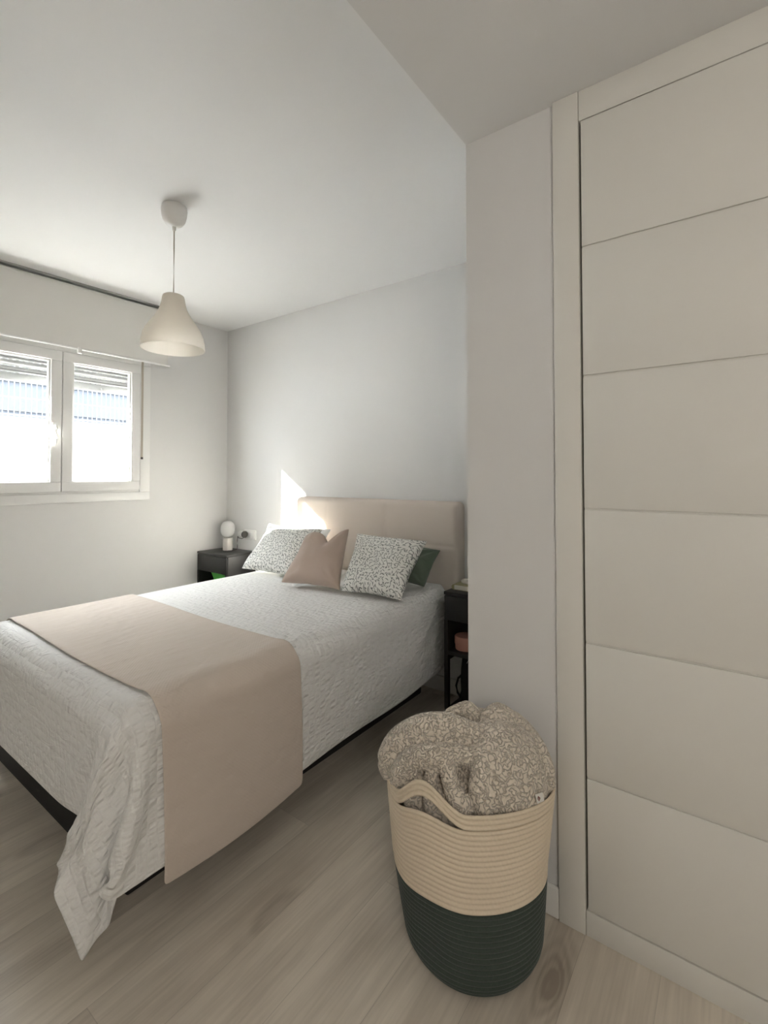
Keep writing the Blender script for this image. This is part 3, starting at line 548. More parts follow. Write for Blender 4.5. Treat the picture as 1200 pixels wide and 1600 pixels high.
0,0,0,1,1,0,0,0,0,1,-1,0,1,-1,0,1,-1,0,1,-1,0,1,-1,0,1,-1,0,1,-1,0,1,-1,0,0,0,1,-1,0,1,-1,0,1,-1,0,1,-1,0,1,-1,0,0,0,-2,-1,-1,2,0,-1,0,1,
0,0,0,1,0,-1,-1,1,0,0,0,-1,1,0,0,0,0,0,0,2,-1,1,0,0,1,-1,0,1,-1,0,0,0,0,0,0,0,0,0,0,0,0,0,0,0,0,1,-1,0,1,-1,0,0,0,0,0,0,0,0,0,0,
0,0,0,0,0,0,0,0,-1,-3,1,0,0,1,0,0,0,1,0,-1,-1,0,1,-1,0,0,-1,0,0,0,1,0,0,0,0,1,1,0,0,0,0,0,0,0,0,0,0,0,0,0,0,0,0,0,0,0,0,0,0,0,
0,-1,1,0,-1,1,0,-1,1,0,-1,1,0,-1,1,0,-1,1,0,-1,1,0,-1,0,0,-3,1,0,1,0,0,0,1,0,0,0,-1,-1,0,0,1,-1,0,-1,0,1,0,1,0,-1,0,1,0,0,1,0,-1,1,0,-1,
0,1,0,-1,1,0,-1,1,0,-1,0,1,-1,0,1,-1,0,1,-1,0,1,-1,0,1,-1,0,1,-1,0,1,-1,0,1,-1,0,1,-1,0,0,0,0,-2,1,0,0,0,0,0,1,0,0,-1,-1,0,0,0,0,1,-2,-1,
0,2,1,-1,0,0,0,2,0,-1,0,0,0,0,0,0,1,-1,0,0,0,0,0,0,0,0,1,-1,0,1,-1,0,1,-1,0,1,-1,0,0,0,0,0,0,0,0,0,0,0,0,0,0,-1,1,0,0,0,-1,-1,0,1,
0,0,0,1,0,1,0,-2,-2,1,0,-1,0,1,-1,-1,0,1,0,1,-1,0,0,1,0,0,0,0,0,-1,1,0,-1,0,1,0,-1,1,0,-1,1,0,-1,0,1,-1,0,1,-1,0,1,-1,0,1,0,-1,1,0,-1,1,
0,-1,1,0,-1,0,1,0,-1,0,0,0,0,0,0,-1,1,0,1,0,1,0,-2,-2,-1,2,0,0,1,0,-1,-2,0,0,2,0,1,-1,0,0,1,-1,0,0,0,1,-1,0,0,1,-1,0,1,-1,0,0,0,0,0,1,
-1,0,0,0,0,0,0,0,0,0,0,0,0,0,0,0,0,0,0,0,0,0,0,0,0,0,0,0,0,0,0,1,-1,0,0,1,1,0,-3,-3,2,1,0,0,0,2,0,-2,-3,1,1,2,-1,0,0,1,0,-1,-1,1,
0,-1,0,1,0,-1,1,0,-1,0,1,0,-1,1,0,-1,0,1,0,-1,1,0,-1,1,0,-1,1,0,-1,0,1,-1,0,1,-1,0,1,0,-1,0,1,0,0,-1,1,0,0,0,0,0,2,1,0,-3,-4,-1,4,1,-1,-1,
0,1,3,-3,-3,-1,2,1,1,0,-1,-1,1,-1,0,0,0,0,0,0,0,0,0,0,0,0,0,0,0,0,0,0,0,0,0,0,0,0,0,0,0,0,0,0,0,0,0,0,0,0,0,0,0,0,0,0,0,0,0,0,
1,0,1,-1,0,1,1,1,-1,-5,-4,4,3,-1,0,0,0,0,4,0,-4,-3,0,3,1,0,0,-2,1,-1,0,-1,1,0,0,-1,1,0,-1,0,1,0,-1,1,0,-1,0,1,0,-1,1,0,-1,1,0,-1,0,1,-1,0,
1,0,-1,1,0,-1,0,1,-1,0,1,0,-1,0,1,-1,1,1,1,0,-1,1,2,1,-4,-7,1,8,-2,0,-3,1,0,-1,4,5,-6,-6,0,3,2,0,-1,-1,0,-1,0,1,-1,0,0,1,-1,0,0,1,-1,0,0,0,
0,0,1,-1,0,0,0,0,0,0,0,0,1,-1,0,0,0,0,0,0,0,0,1,-1,0,0,0,0,0,0,0,0,1,3,-1,-1,1,2,1,-2,-10,-2,13,-5,3,-3,0,1,0,-1,0,8,1,-8,-6,2,4,2,-1,-3,
0,0,0,-1,1,0,0,-1,1,0,0,-1,1,0,0,0,0,0,-1,1,0,0,0,0,0,-1,1,0,-1,1,0,0,0,0,0,-1,1,0,-1,1,0,0,-1,1,0,0,0,-1,2,3,-2,0,1,3,0,-10,-7,16,-6,5,
-3,-2,1,0,0,0,-2,2,12,-6,-10,-2,5,3,0,-4,-1,0,1,0,-1,0,1,0,-1,0,1,0,-1,1,0,-1,0,1,0,-1,1,0,-1,0,1,0,-1,1,0,-1,0,1,-1,0,1,0,-1,0,1,-1,0,0,1,-1,
0,0,2,-1,1,2,-1,0,4,2,-8,-14,20,-8,6,-1,-4,0,2,0,1,-1,-2,1,3,13,-11,-12,2,6,2,-4,-1,1,-1,0,1,0,-1,0,1,0,-1,0,1,-1,0,1,0,-1,0,1,-1,0,1,0,-1,0,1,-1,
0,0,1,-1,0,1,-1,0,0,1,-1,0,1,0,-1,0,1,0,0,0,1,1,-1,3,5,-5,-20,21,-9,7,1,-5,0,1,1,0,0,0,0,-3,2,5,13,-18,-8,6,5,-5,-1,1,0,1,-1,0,0,1,-1,0,0,1,
-1,0,1,-1,0,0,1,-1,0,1,-1,0,0,1,-1,0,1,0,-1,0,1,-1,0,0,1,-1,0,1,-1,0,0,0,0,0,0,2,0,1,0,5,0,-25,23,-9,7,2,-6,0,1,1,-1,0,0,0,1,-1,-2,2,5,13,
-24,-3,10,-2,-4,3,0,-1,0,0,1,-1,0,1,0,-1,0,1,-1,0,1,0,-1,0,1,-1,0,1,0,-1,0,1,-1,0,0,1,-1,0,1,0,-1,0,1,-1,0,0,1,0,-1,0,1,1,0,0,4,7,-30,23,-10,7,
3,-6,0,1,1,0,0,-1,0,1,-1,0,-1,-1,3,5,12,-28,4,6,-5,2,0,0,1,0,-1,1,0,-1,0,1,0,-1,1,0,-1,0,1,0,-1,1,0,-1,0,1,0,-1,0,1,0,-1,0,1,-1,0,1,0,-1,0,
1,0,-1,0,1,0,0,1,0,-1,14,-31,22,-10,7,2,-5,1,1,0,0,0,0,1,1,-1,1,0,0,-1,-1,3,3,12,-27,16,-8,0,0,0,-1,1,0,-1,1,0,0,0,0,0,-1,1,0,0,0,0,0,-1,1,0,
0,-1,1,0,0,-1,1,0,0,0,0,0,-1,1,0,0,-1,1,0,0,-1,1,0,2,0,10,-27,20,-10,7,1,-3,1,0,0,0,0,0,1,1,0,1,-1,0,0,0,0,-1,4,1,7,-21,12,-4,0,0,1,-1,0,0,
0,0,0,0,0,0,1,-1,0,0,0,0,0,1,-1,0,0,1,-1,0,0,1,-1,0,0,0,0,0,1,-1,0,0,1,-1,0,0,1,-1,0,4,-1,-13,16,-11,7,0,-1,1,0,0,0,0,-1,0,-1,0,7,-2,-2,-1,
0,-1,-1,0,-1,4,-3,12,-19,6,0,0,-1,1,0,0,-1,1,0,-1,1,0,-1,0,1,0,-1,1,0,-1,0,1,0,-1,0,1,0,-1,0,1,0,-1,0,1,-1,0,1,0,-1,0,1,0,-1,0,1,5,-17,16,-10,7,
0,0,0,0,0,0,-1,-2,-1,-1,-1,-4,-7,2,3,2,0,1,0,0,0,-1,2,-2,12,-13,0,0,1,-1,0,0,1,-1,0,0,0,0,0,0,0,0,0,0,0,0,0,0,0,0,0,0,0,0,0,0,0,0,1,-1,
0,0,0,0,0,0,0,0,0,0,0,-12,9,4,0,0,0,0,0,0,0,-1,-2,-1,-1,-1,-3,-2,4,-1,-1,-1,0,0,0,0,0,0,0,-4,1,1,1,0,-1,1,0,0,-1,1,0,0,-1,1,0,0,-1,1,0,-1,
1,0,0,-1,1,0,0,-1,1,0,0,-1,1,0,-1,1,0,0,-1,1,0,0,-1,1,0,0,-1,1,-1,2,-1,0,0,0,0,0,0,-1,-1,-1,-3,-3,-3,-4,1211,-37,-38,29,47,47,32,-5,-41,-48,-37,-39,-52,21,8,35,
34,28,18,10,6,4,3,2,2,0,1,0,1,0,0,0,1,0,0,0,1,0,0,1,0,0,1,0,0,1,1,2,4,5,3,3,-3,-20,-52,-28,55,49,-32,-52,-16,-10,-17,-18,-21,-43,33,-18,-36,14,15,14,14,12,10,9,
42,2,1,-67,-12,-1,15,24,19,-1,-7,-5,12,-12,1,4,5,-4,-3,-2,0,-1,-1,-1,-2,-1,-1,0,-1,0,0,0,-1,0,0,0,-1,1,0,-1,0,0,-2,-1,-2,-3,-3,-3,-1,3,11,1,8,12,1,-19,-14,7,28,1,
-36,-1,-37,38,-21,72,-6,-34,52,2,-1,-4,-8,-10,4,8,40,1,2,2,-71,-8,-1,28,18,15,-7,1,9,-18,0,0,6,-3,-3,0,-2,-1,-3,-2,-1,1,-1,0,0,0,0,0,0,0,0,0,0,-1,0,0,0,0,1,0,
1,0,-2,-3,-7,-6,4,9,-2,15,14,-5,-30,0,13,7,6,-34,54,-65,70,-1,-47,65,-4,-9,-11,-10,-3,20,-1,10,39,0,1,-3,8,-75,-3,1,37,10,11,-5,11,-2,-18,9,-5,-3,-2,-3,-3,-4,-1,0,1,0,1,0,
0,0,-1,0,0,0,0,0,0,0,0,0,0,0,0,1,0,2,2,2,-2,-12,-14,10,7,-7,36,1,-35,-3,14,-11,16,15,-38,53,5,-33,30,-40,18,-12,5,12,24,-10,12,-26,-8,46,0,0,8,1,-78,-2,14,34,-6,13,
-1,-31,30,0,-6,-3,-3,-4,-5,-1,2,1,0,0,0,0,0,0,1,0,0,0,-1,0,0,0,1,0,-1,0,0,0,1,0,2,1,4,4,-18,-18,17,6,1,18,-29,-7,17,1,3,-6,56,-39,10,6,-54,54,-27,20,10,16,
-15,14,-35,-18,-30,14,53,2,8,-1,0,-79,0,35,17,18,-20,-10,13,-1,-6,-4,-6,-7,0,4,1,-1,1,0,0,0,0,0,0,0,0,0,1,-1,0,0,-1,0,1,0,0,0,0,0,1,1,1,5,8,-22,-19,22,2,14,
0,-35,14,33,-19,23,-59,51,-8,-41,59,-16,19,6,7,-12,15,-55,-12,3,-24,-12,10,64,-5,11,4,-2,-79,2,60,-20,5,0,9,-5,-7,-7,-8,0,7,-1,-2,1,-1,0,0,0,0,0,0,0,0,0,0,1,0,0,0,0,
0,0,0,0,0,0,0,0,1,2,5,12,-29,-17,25,11,4,-15,2,19,-9,-32,40,7,-38,45,-2,12,2,-4,-1,9,-46,12,-8,-20,13,-28,-23,-4,48,23,7,12,-2,-79,16,41,-1,0,-3,-4,-10,-11,0,10,-4,-1,1,0,
0,0,0,0,0,0,0,0,0,0,0,0,0,0,0,0,0,0,0,0,0,0,-1,0,1,-1,3,4,18,-35,-12,30,8,-14,0,-8,3,10,18,-16,27,-4,12,4,-7,10,-21,-66,-1,28,3,21,50,-17,-31,-29,-16,35,32,2,
22,-2,-77,38,16,0,-1,-12,-14,-2,12,-5,-1,0,0,0,0,0,0,1,0,0,0,0,0,0,0,0,0,0,0,0,0,0,0,0,0,0,0,0,-1,0,-1,3,3,23,-42,0,37,-20,-2,-7,-3,27,8,19,-18,24,-1,-4,
1,-43,-43,2,34,-6,-4,5,48,3,-5,-25,-33,-29,24,39,-5,30,4,-69,38,3,-4,-20,-6,15,-7,-3,1,1,0,0,0,1,0,-1,0,0,0,0,0,0,0,0,0,0,0,0,0,0,0,0,0,0,0,0,0,0,-1,-2,
5,-2,31,-49,19,10,-10,-10,9,40,7,-14,15,2,1,-23,-45,-23,2,7,-22,-4,37,-22,1,19,16,13,-8,-32,-44,15,39,-10,21,14,-38,14,-22,-4,13,-4,-6,2,0,0,1,0,1,-1,0,0,0,0,0,0,0,0,0,0,
0,1,0,0,0,0,-1,0,1,-1,0,0,0,-1,1,0,-6,11,-10,36,-41,26,-16,-17,64,-3,0,0,3,-13,-34,-30,-11,8,18,48,15,-56,-22,19,-22,0,5,8,20,40,-7,-64,-10,45,2,-7,33,-3,-22,-4,-6,-4,9,4,
2,0,-1,0,-1,0,0,-1,0,0,0,0,0,0,0,0,0,-1,0,0,0,0,1,0,-1,1,0,0,0,1,-1,0,1,-12,8,-10,27,8,-31,49,-7,-6,-3,-1,-27,-26,-25,1,23,23,17,-17,-6,40,-1,-6,23,-3,-3,-1,
-2,-16,17,30,-12,-48,29,22,-48,74,1,-5,-6,-12,6,0,-1,0,0,0,1,0,0,1,0,0,0,0,0,0,0,0,0,0,0,0,0,0,0,-1,0,0,-1,0,0,0,0,-1,0,1,-11,16,9,-1,4,-47,25,5,-29,-35,
-12,-1,30,30,17,10,4,-1,-20,5,12,8,13,4,7,7,7,16,5,0,-10,8,-41,-6,43,-49,9,9,9,15,-6,-2,0,0,0,0,-1,0,0,0,0,0,0,0,0,0,0,0,0,0,0,0,0,0,0,0,0,0,1,0,
0,-1,0,0,-1,2,8,-17,-12,-9,-1,51,-43,-17,-4,23,19,16,7,0,-2,-5,-10,-6,15,8,0,4,18,9,7,5,3,-10,-2,1,11,8,10,-1,-1,6,-7,2,0,0,-1,1,0,0,0,0,0,0,0,0,0,0,0,0,
0,0,0,0,0,0,-1,0,0,0,0,1,0,0,0,-1,0,1,-1,1,0,0,0,1,0,1,-2,-1,2,-10,9,0,-3,-3,-4,-3,-3,1,8,6,2,-1,2,1,59,1,-1,0,0,0,-1,0,0,-7,5,5,-3,1,5,-4,
0,0,0,-1,0,0,0,0,0,0,0,0,0,0,0,0,0,0,0,0,0,0,1,0,0,0,0,0,-1,0,0,1,0,-1,1,-1,1,0,0,0,0,1,2,-3,2,-1,-4,-2,-2,0,1,2,2,2,-1,1,0,0,0,1,
60,-1,0,1,-1,-1,0,1,-8,9,0,0,-4,4,0,0,0,-1,1,0,0,0,0,0,0,0,0,0,0,0,0,0,0,0,0,0,0,0,0,0,0,0,0,-1,1,0,0,0,-1,1,0,0,0,0,0,-1,1,1,0,-2,
1,1,-1,-1,1,0,0,-1,1,-1,1,0,0,0,1,1,59,0,1,-1,-1,0,2,-7,7,-1,0,0,0,1,0,0,0,0,-1,1,0,0,0,0,0,0,0,0,0,0,0,0,0,0,0,0,0,0,0,0,0,-1,0,1,
0,0,0,-1,1,0,-1,1,-1,0,0,1,0,0,0,-1,2,-1,0,0,0,0,0,0,0,0,0,-1,1,0,0,1,60,0,-1,-1,0,2,-6,6,0,0,0,0,0,0,0,0,0,0,0,-1,0,1,0,0,0,0,0,0,
0,0,0,0,0,0,0,0,0,0,-1,0,0,1,0,0,0,0,-1,1,0,0,0,0,0,0,0,0,0,0,1,-1,0,0,0,0,0,0,-1,1,-1,1,-1,1,-1,2,0,0,59,0,-1,1,1,-4,4,-1,0,0,0,0,
0,1,1,-1,-1,1,0,0,0,-1,0,0,0,0,0,1,0,0,0,0,0,-1,0,0,0,0,1,0,0,0,0,0,0,-1,1,0,0,-1,1,-1,1,0,0,0,0,1,-1,0,0,0,0,0,0,-1,1,0,0,-1,1,0,
0,0,0,1,60,-1,1,0,-3,2,0,1,0,0,0,0,0,0,-1,1,0,0,0,0,0,0,0,0,0,0,0,-1,0,0,0,0,0,1,0,0,0,0,0,0,0,0,0,0,-1,1,0,0,-1,1,0,0,-1,1,0,0,
0,0,0,0,0,0,-1,0,0,1,0,-1,1,0,0,0,0,0,1,-1,59,1,-1,-1,2,0,0,0,0,0,0,-1,1,0,0,0,0,-1,0,1,0,0,0,0,0,0,0,0,0,0,0,0,0,0,0,0,0,0,0,0,
0,0,-1,0,1,0,0,-1,1,0,-1,1,0,0,0,0,0,0,0,-1,1,0,0,0,0,0,0,0,0,0,0,0,1,-1,0,1,60,-1,1,0,0,0,0,0,0,0,-1,1,0,-1,1,0,0,0,0,-1,1,0,0,0,
0,0,0,0,0,0,0,0,0,0,0,0,0,0,0,0,-1,0,1,0,0,0,-1,1,0,0,0,0,0,-1,1,0,0,0,0,0,-1,0,1,0,0,0,-1,1,-1,1,0,0,0,1,0,0,60,0,-1,1,0,0,0,-1,
0,0,1,0,0,0,0,0,0,0,0,0,-1,0,0,1,0,0,0,0,0,0,0,0,0,0,0,0,0,-1,0,0,1,0,0,0,0,-1,1,0,0,-1,1,-1,1,0,0,0,0,0,0,0,0,0,0,0,0,0,0,0,
0,0,0,0,0,0,0,0,60,0,0,-1,0,0,0,1,0,0,0,0,-1,1,0,0,0,0,0,0,0,0,0,-1,0,0,0,0,0,0,0,0,0,0,0,0,0,1,0,0,0,0,0,0,-1,1,0,0,0,0,0,0,
0,0,0,0,0,0,0,0,0,0,0,0,0,-1,1,0,0,-1,1,0,0,0,1,-1,60,0,0,0,0,0,0,0,0,0,0,-1,1,0,0,0,0,0,0,0,0,0,0,0,0,0,0,0,0,0,0,0,0,0,0,0,
0,0,0,0,0,0,0,-1,1,0,0,0,-1,1,0,0,0,0,-1,1,1,-1,0,0,0,0,0,0,0,0,0,0,0,0,0,0,0,0,0,1,59,1,0,0,0,0,0,0,0,0,-1,1,0,0,0,0,0,0,0,0,
0,0,0,0,0,0,0,0,0,0,0,0,0,0,0,0,0,0,0,0,0,0,-1,1,0,0,0,-1,1,0,-1,1,-1,1,0,0,0,0,0,0,0,0,0,0,-1,1,0,-1,1,0,0,0,0,1,-1,0,60,0,0,0,
0,0,0,0,0,-1,1,0,0,0,0,0,0,0,0,0,0,0,0,0,0,0,0,0,0,0,0,0,0,0,0,0,0,0,0,0,0,-1,1,0,0,0,0,0,0,0,0,0,0,0,0,0,0,0,0,0,0,0,0,-1,
1,0,0,0,0,0,0,0,0,0,1,-1,60,-1,0,1,0,0,-1,0,0,1,0,0,0,0,-1,0,0,0,0,1,0,0,0,0,0,0,0,0,0,0,0,0,0,0,0,0,0,0,-1,0,0,1,0,0,0,0,-1,1,
0,0,0,0,0,0,0,0,0,0,0,0,0,0,0,0,0,0,0,0,0,0,0,0,0,0,0,1,60,0,0,-1,0,0,1,0,0,0,0,0,0,-1,1,0,0,0,0,-1,0,0,0,1,0,0,0,0,0,0,0,0,
-1,0,0,0,0,0,1,0,0,0,0,0,0,-1,1,0,0,-1,1,0,0,0,0,0,0,0,0,0,0,0,-1,1,0,0,-1,1,0,0,-1,1,1,-1,0,0,60,0,0,0,0,0,0,0,0,0,0,0,-1,1,0,0,
0,0,0,0,0,0,0,-1,0,0,0,0,0,0,0,0,1,0,0,0,0,0,0,0,0,0,0,0,0,0,0,0,0,0,0,-1,1,0,0,0,-1,1,0,0,0,0,0,0,0,0,0,0,0,0,0,0,0,0,0,0,
60,0,0,0,0,0,0,0,0,0,0,-1,1,0,0,0,0,0,0,0,0,0,0,0,0,0,0,0,0,0,0,0,0,0,0,0,0,0,0,0,0,0,0,-1,0,1,0,0,-1,1,0,0,0,-1,1,0,0,0,0,0,
0,-1,1,0,0,0,0,0,-1,1,0,0,0,0,0,0,60,0,0,0,0,0,0,0,0,-1,0,1,0,0,0,0,0,0,0,0,0,0,0,0,0,0,0,0,0,0,0,0,0,0,0,0,0,0,0,0,0,0,-1,1,
0,0,0,-1,1,0,0,0,0,0,0,0,0,0,0,0,0,0,0,0,0,-1,1,0,0,0,0,0,0,1,-1,0,60,0,0,0,0,0,-1,0,0,1,0,0,0,0,0,0,0,0,0,0,0,0,0,0,0,0,0,0,
0,0,0,0,0,0,0,0,0,0,0,0,-1,0,1,0,0,0,0,0,0,0,-1,1,0,0,0,0,0,0,0,0,0,0,0,0,0,0,0,0,0,0,0,0,0,0,1,-1,59,0,0,0,0,0,1,0,0,0,0,0,
0,-1,0,0,0,0,0,0,0,1,0,0,0,0,0,0,0,0,0,0,0,0,0,0,0,-1,0,0,1,0,0,0,0,0,-1,1,0,0,0,0,0,0,0,0,0,0,0,0,-1,1,0,0,0,0,0,0,0,0,0,0,
0,0,0,1,60,0,0,0,0,0,0,0,0,0,0,0,-1,1,0,0,0,0,0,0,0,-1,0,0,0,0,0,0,0,0,0,0,0,0,0,0,0,1,0,0,0,0,0,0,0,-1,1,0,0,-1,1,0,0,0,0,0,
0,0,0,-1,1,0,0,0,-1,1,0,-1,1,0,0,0,0,0,0,0,60,0,0,0,0,0,0,0,0,0,0,0,0,0,0,0,0,0,0,0,0,0,0,0,0,0,0,0,0,0,0,0,0,0,0,0,0,0,0,0,
0,0,0,0,-1,1,0,0,0,0,0,0,-1,1,0,0,0,0,0,0,0,0,0,0,0,0,0,0,0,0,0,0,0,0,0,0,60,0,0,0,0,0,0,0,0,0,0,-1,1,0,0,0,0,0,0,0,0,0,0,0,
0,0,0,0,0,0,0,0,0,0,0,0,0,0,0,0,0,0,0,-1,1,0,0,0,-1,1,0,0,0,0,0,0,0,0,0,0,0,0,0,0,0,0,0,0,0,0,0,0,0,0,0,0,60,0,0,0,0,0,0,0,
0,-1,0,1,0,0,0,0,0,0,0,0,0,0,0,0,0,0,0,0,0,0,0,0,0,0,0,0,0,0,0,0,0,-1,0,1,0,0,0,0,0,0,0,0,0,0,0,-1,1,0,0,0,0,0,0,-1,1,0,0,0,
0,0,0,0,0,0,0,0,60,0,0,0,0,0,0,-1,0,1,0,0,0,0,-1,0,0,1,0,0,0,0,0,0,0,0,0,0,0,0,0,0,0,0,0,0,0,0,0,-1,0,1,0,0,0,0,0,-1,1,0,0,-1,
1,0,0,0,0,0,0,0,0,0,0,0,0,0,-1,1,0,0,0,0,0,0,0,0,60,0,0,0,0,-1,0,1,0,0,0,0,0,-1,1,0,0,-1,0,0,0,0,0,0,0,1,0,0,0,0,0,0,0,0,0,0,
-1,0,0,1,0,0,0,0,0,0,-1,1,0,0,0,0,0,0,0,0,0,0,0,0,0,0,-1,1,0,0,0,0,0,0,0,0,0,0,0,0,60,-1,0,0,0,1,0,0,0,0,0,0,-1,1,0,0,0,0,0,0,
0,0,0,0,0,-1,0,0,0,0,0,0,0,0,0,0,1,0,0,0,0,0,0,0,0,-1,1,0,0,0,-1,1,0,0,-1,1,0,0,-1,1,0,0,0,0,0,0,0,0,0,-1,1,0,0,0,0,0,59,1,0,0,
0,0,0,0,0,0,0,-1,1,0,0,0,0,0,0,0,0,0,0,0,0,0,0,0,0,0,0,0,0,0,0,0,0,0,0,0,0,0,0,0,-1,1,0,0,0,0,0,0,0,0,0,0,0,0,0,0,0,0,0,0,
0,-1,1,0,0,0,0,0,0,0,0,0,60,0,0,0,0,0,0,0,0,-1,0,1,0,0,0,0,0,0,0,0,0,0,0,0,0,0,0,0,0,0,0,0,0,0,0,0,0,0,0,0,0,0,0,-1,1,0,0,0,
0,-1,1,0,0,-1,1,0,0,-1,1,0,0,0,0,0,0,0,0,0,0,0,0,0,0,0,0,0,60,0,0,0,0,0,0,0,-1,1,0,0,0,0,0,0,0,0,0,0,0,0,0,0,0,0,0,0,0,0,0,0,
0,0,0,0,0,0,0,0,0,0,-1,1,0,0,0,0,0,0,0,0,0,0,0,0,0,0,0,0,0,0,0,0,0,0,0,0,0,0,0,0,0,0,0,0,60,0,0,0,0,0,-1,0,1,0,0,0,0,0,0,0,
0,0,0,0,0,0,0,0,0,0,0,0,0,0,0,0,0,0,0,0,0,0,0,0,0,-1,1,0,0,0,0,0,-1,1,0,0,0,0,0,0,0,0,0,0,0,0,0,0,0,0,0,0,-1,1,0,0,0,0,0,0,
60,0,0,0,0,-1,1,0,0,0,0,0,0,0,0,0,-1,0,0,0,0,0,0,0,0,0,0,0,0,1,0,0,0,0,0,0,0,0,0,-1,0,1,0,0,0,0,0,-1,1,0,0,0,-1,1,0,0,-1,1,0,0,
0,0,0,0,0,0,0,0,0,0,0,0,0,0,0,0,60,0,0,0,-1,1,0,0,0,0,0,-1,0,1,-1,0,1,0,0,0,0,0,0,0,0,0,0,0,0,-1,0,0,0,0,0,0,0,0,0,1,0,0,0,0,
0,0,0,0,0,0,0,0,0,0,0,0,0,0,0,0,0,-1,1,0,-1,1,0,0,0,0,0,0,0,0,0,0,60,0,-1,0,1,0,0,0,0,0,-1,1,0,-1,1,0,0,0,0,0,0,0,0,0,0,0,0,0,
0,0,0,0,0,0,0,0,0,0,0,0,0,0,0,0,0,0,-1,1,0,0,0,-1,1,0,0,0,0,0,0,0,0,0,0,0,0,0,0,-1,1,0,0,0,0,0,0,0,60,-1,1,0,0,0,0,0,0,-1,1,0,
0,0,0,0,0,0,0,0,0,0,0,0,0,0,0,0,0,0,0,0,0,0,0,0,0,0,0,0,0,0,0,0,0,-1,1,0,0,0,-1,1,0,0,0,-1,1,0,0,0,0,0,0,0,0,0,0,0,0,0,0,0,
0,0,0,0,59,1,0,0,0,0,0,0,-1,1,0,0,0,0,0,0,0,0,0,0,0,0,0,0,0,0,0,0,0,0,0,0,0,0,0,0,0,0,0,0,0,0,0,0,-1,1,0,0,0,0,0,0,0,0,0,0,
0,0,0,0,0,0,0,-1,1,0,0,0,0,0,0,0,0,0,0,0,60,0,0,0,0,0,-1,0,1,0,0,0,0,0,0,0,0,-1,0,0,0,0,0,0,0,0,1,0,0,0,0,0,0,0,0,0,0,0,0,0,
0,0,0,-1,1,0,0,0,0,-1,1,0,0,0,-1,1,0,0,0,0,-1,1,0,0,0,0,-1,1,0,0,0,0,0,0,0,0,60,0,0,0,0,-1,1,0,0,0,0,0,0,0,0,-1,0,1,0,0,0,0,0,0,
0,0,-1,0,0,1,0,0,0,0,0,0,0,0,0,0,0,-1,0,1,0,0,0,0,-1,1,0,0,0,0,0,0,0,0,0,0,0,0,0,0,0,0,0,0,0,0,-1,0,1,0,0,0,60,0,0,0,-1,1,0,0,
0,0,-1,0,0,0,0,1,0,0,0,0,0,0,0,0,0,0,0,0,0,-1,0,0,0,0,1,0,0,0,-1,0,0,1,0,0,0,0,0,0,0,0,0,0,0,0,0,0,0,0,-1,0,1,0,0,0,0,0,0,0,
0,-1,1,0,-1,1,0,0,60,0,0,0,0,0,0,0,0,0,0,0,0,0,0,0,0,0,0,0,0,0,0,0,0,0,0,0,0,0,0,0,0,0,-1,0,0,0,1,0,0,0,0,0,0,0,0,-1,1,0,0,0,
0,-1,1,0,0,0,0,0,0,0,-1,1,0,-1,1,0,0,0,0,0,0,0,0,0,60,0,0,-1,1,0,0,0,0,-1,1,0,0,0,0,0,0,0,0,0,0,0,0,0,0,0,0,0,0,0,0,0,0,0,0,0,
0,0,0,0,0,0,0,0,0,0,-1,1,0,0,0,0,0,0,0,0,0,0,0,0,0,0,0,0,0,0,0,0,-1,1,0,0,0,0,0,1,60,0,0,0,0,0,0,0,-1,1,0,0,0,0,0,0,0,0,0,0,
0,0,0,0,0,0,0,0,0,0,0,0,0,0,0,0,0,0,0,0,0,0,0,0,0,-1,1,0,0,0,0,0,-1,1,0,0,0,0,0,0,0,0,0,0,0,0,0,0,0,0,0,0,0,-1,1,0,60,0,-1,1,
0,0,0,-1,1,0,0,0,-1,0,0,0,0,0,1,0,0,0,0,0,0,0,0,0,0,0,0,0,0,0,0,0,0,0,0,0,0,0,0,0,-1,1,0,0,0,0,0,0,0,0,0,0,0,-1,1,0,0,-1,1,0,
-1,1,0,-1,1,0,0,0,0,0,0,0,60,0,0,0,0,0,-1,1,0,0,0,0,0,0,0,0,0,0,-1,0,0,0,0,0,0,1,0,0,0,0,0,0,0,0,0,0,0,0,0,0,0,0,0,-1,1,0,0,0,
0,0,0,-1,1,0,0,0,0,0,0,0,0,0,0,0,0,0,0,0,0,0,0,-1,1,0,0,0,60,0,0,0,-1,0,1,0,0,0,0,-1,1,0,0,0,0,0,0,0,0,0,0,0,0,-1,0,0,0,0,1,0,
0,0,0,0,0,0,0,0,0,0,-1,1,0,0,0,0,0,0,-1,1,0,0,0,0,-1,1,0,0,0,0,0,0,0,0,-1,1,0,-1,0,1,-1,1,0,-1,60,-1,1,0,0,0,0,0,0,0,-1,1,0,0,0,0,
0,0,0,0,0,0,0,0,0,0,0,0,0,0,-1,0,0,0,1,0,0,0,0,0,-1,0,1,0,0,0,0,0,0,-1,1,0,0,0,0,0,0,0,0,0,-1,1,0,-1,1,0,0,0,-1,1,0,0,0,0,-1,1,
60,0,-1,0,1,0,0,0,0,0,0,0,0,-1,1,0,0,0,0,0,0,0,0,0,0,0,0,0,0,0,0,0,0,0,-1,0,0,0,0,0,1,0,0,0,0,0,0,0,-1,1,0,0,0,0,0,0,0,0,0,0,
0,0,0,0,0,-1,1,-1,1,-1,0,0,1,0,0,0,60,0,0,0,0,0,0,0,0,-1,1,0,0,0,-1,0,1,0,0,0,0,0,0,0,0,0,0,0,0,0,0,0,0,0,0,0,0,0,0,0,0,0,0,0,
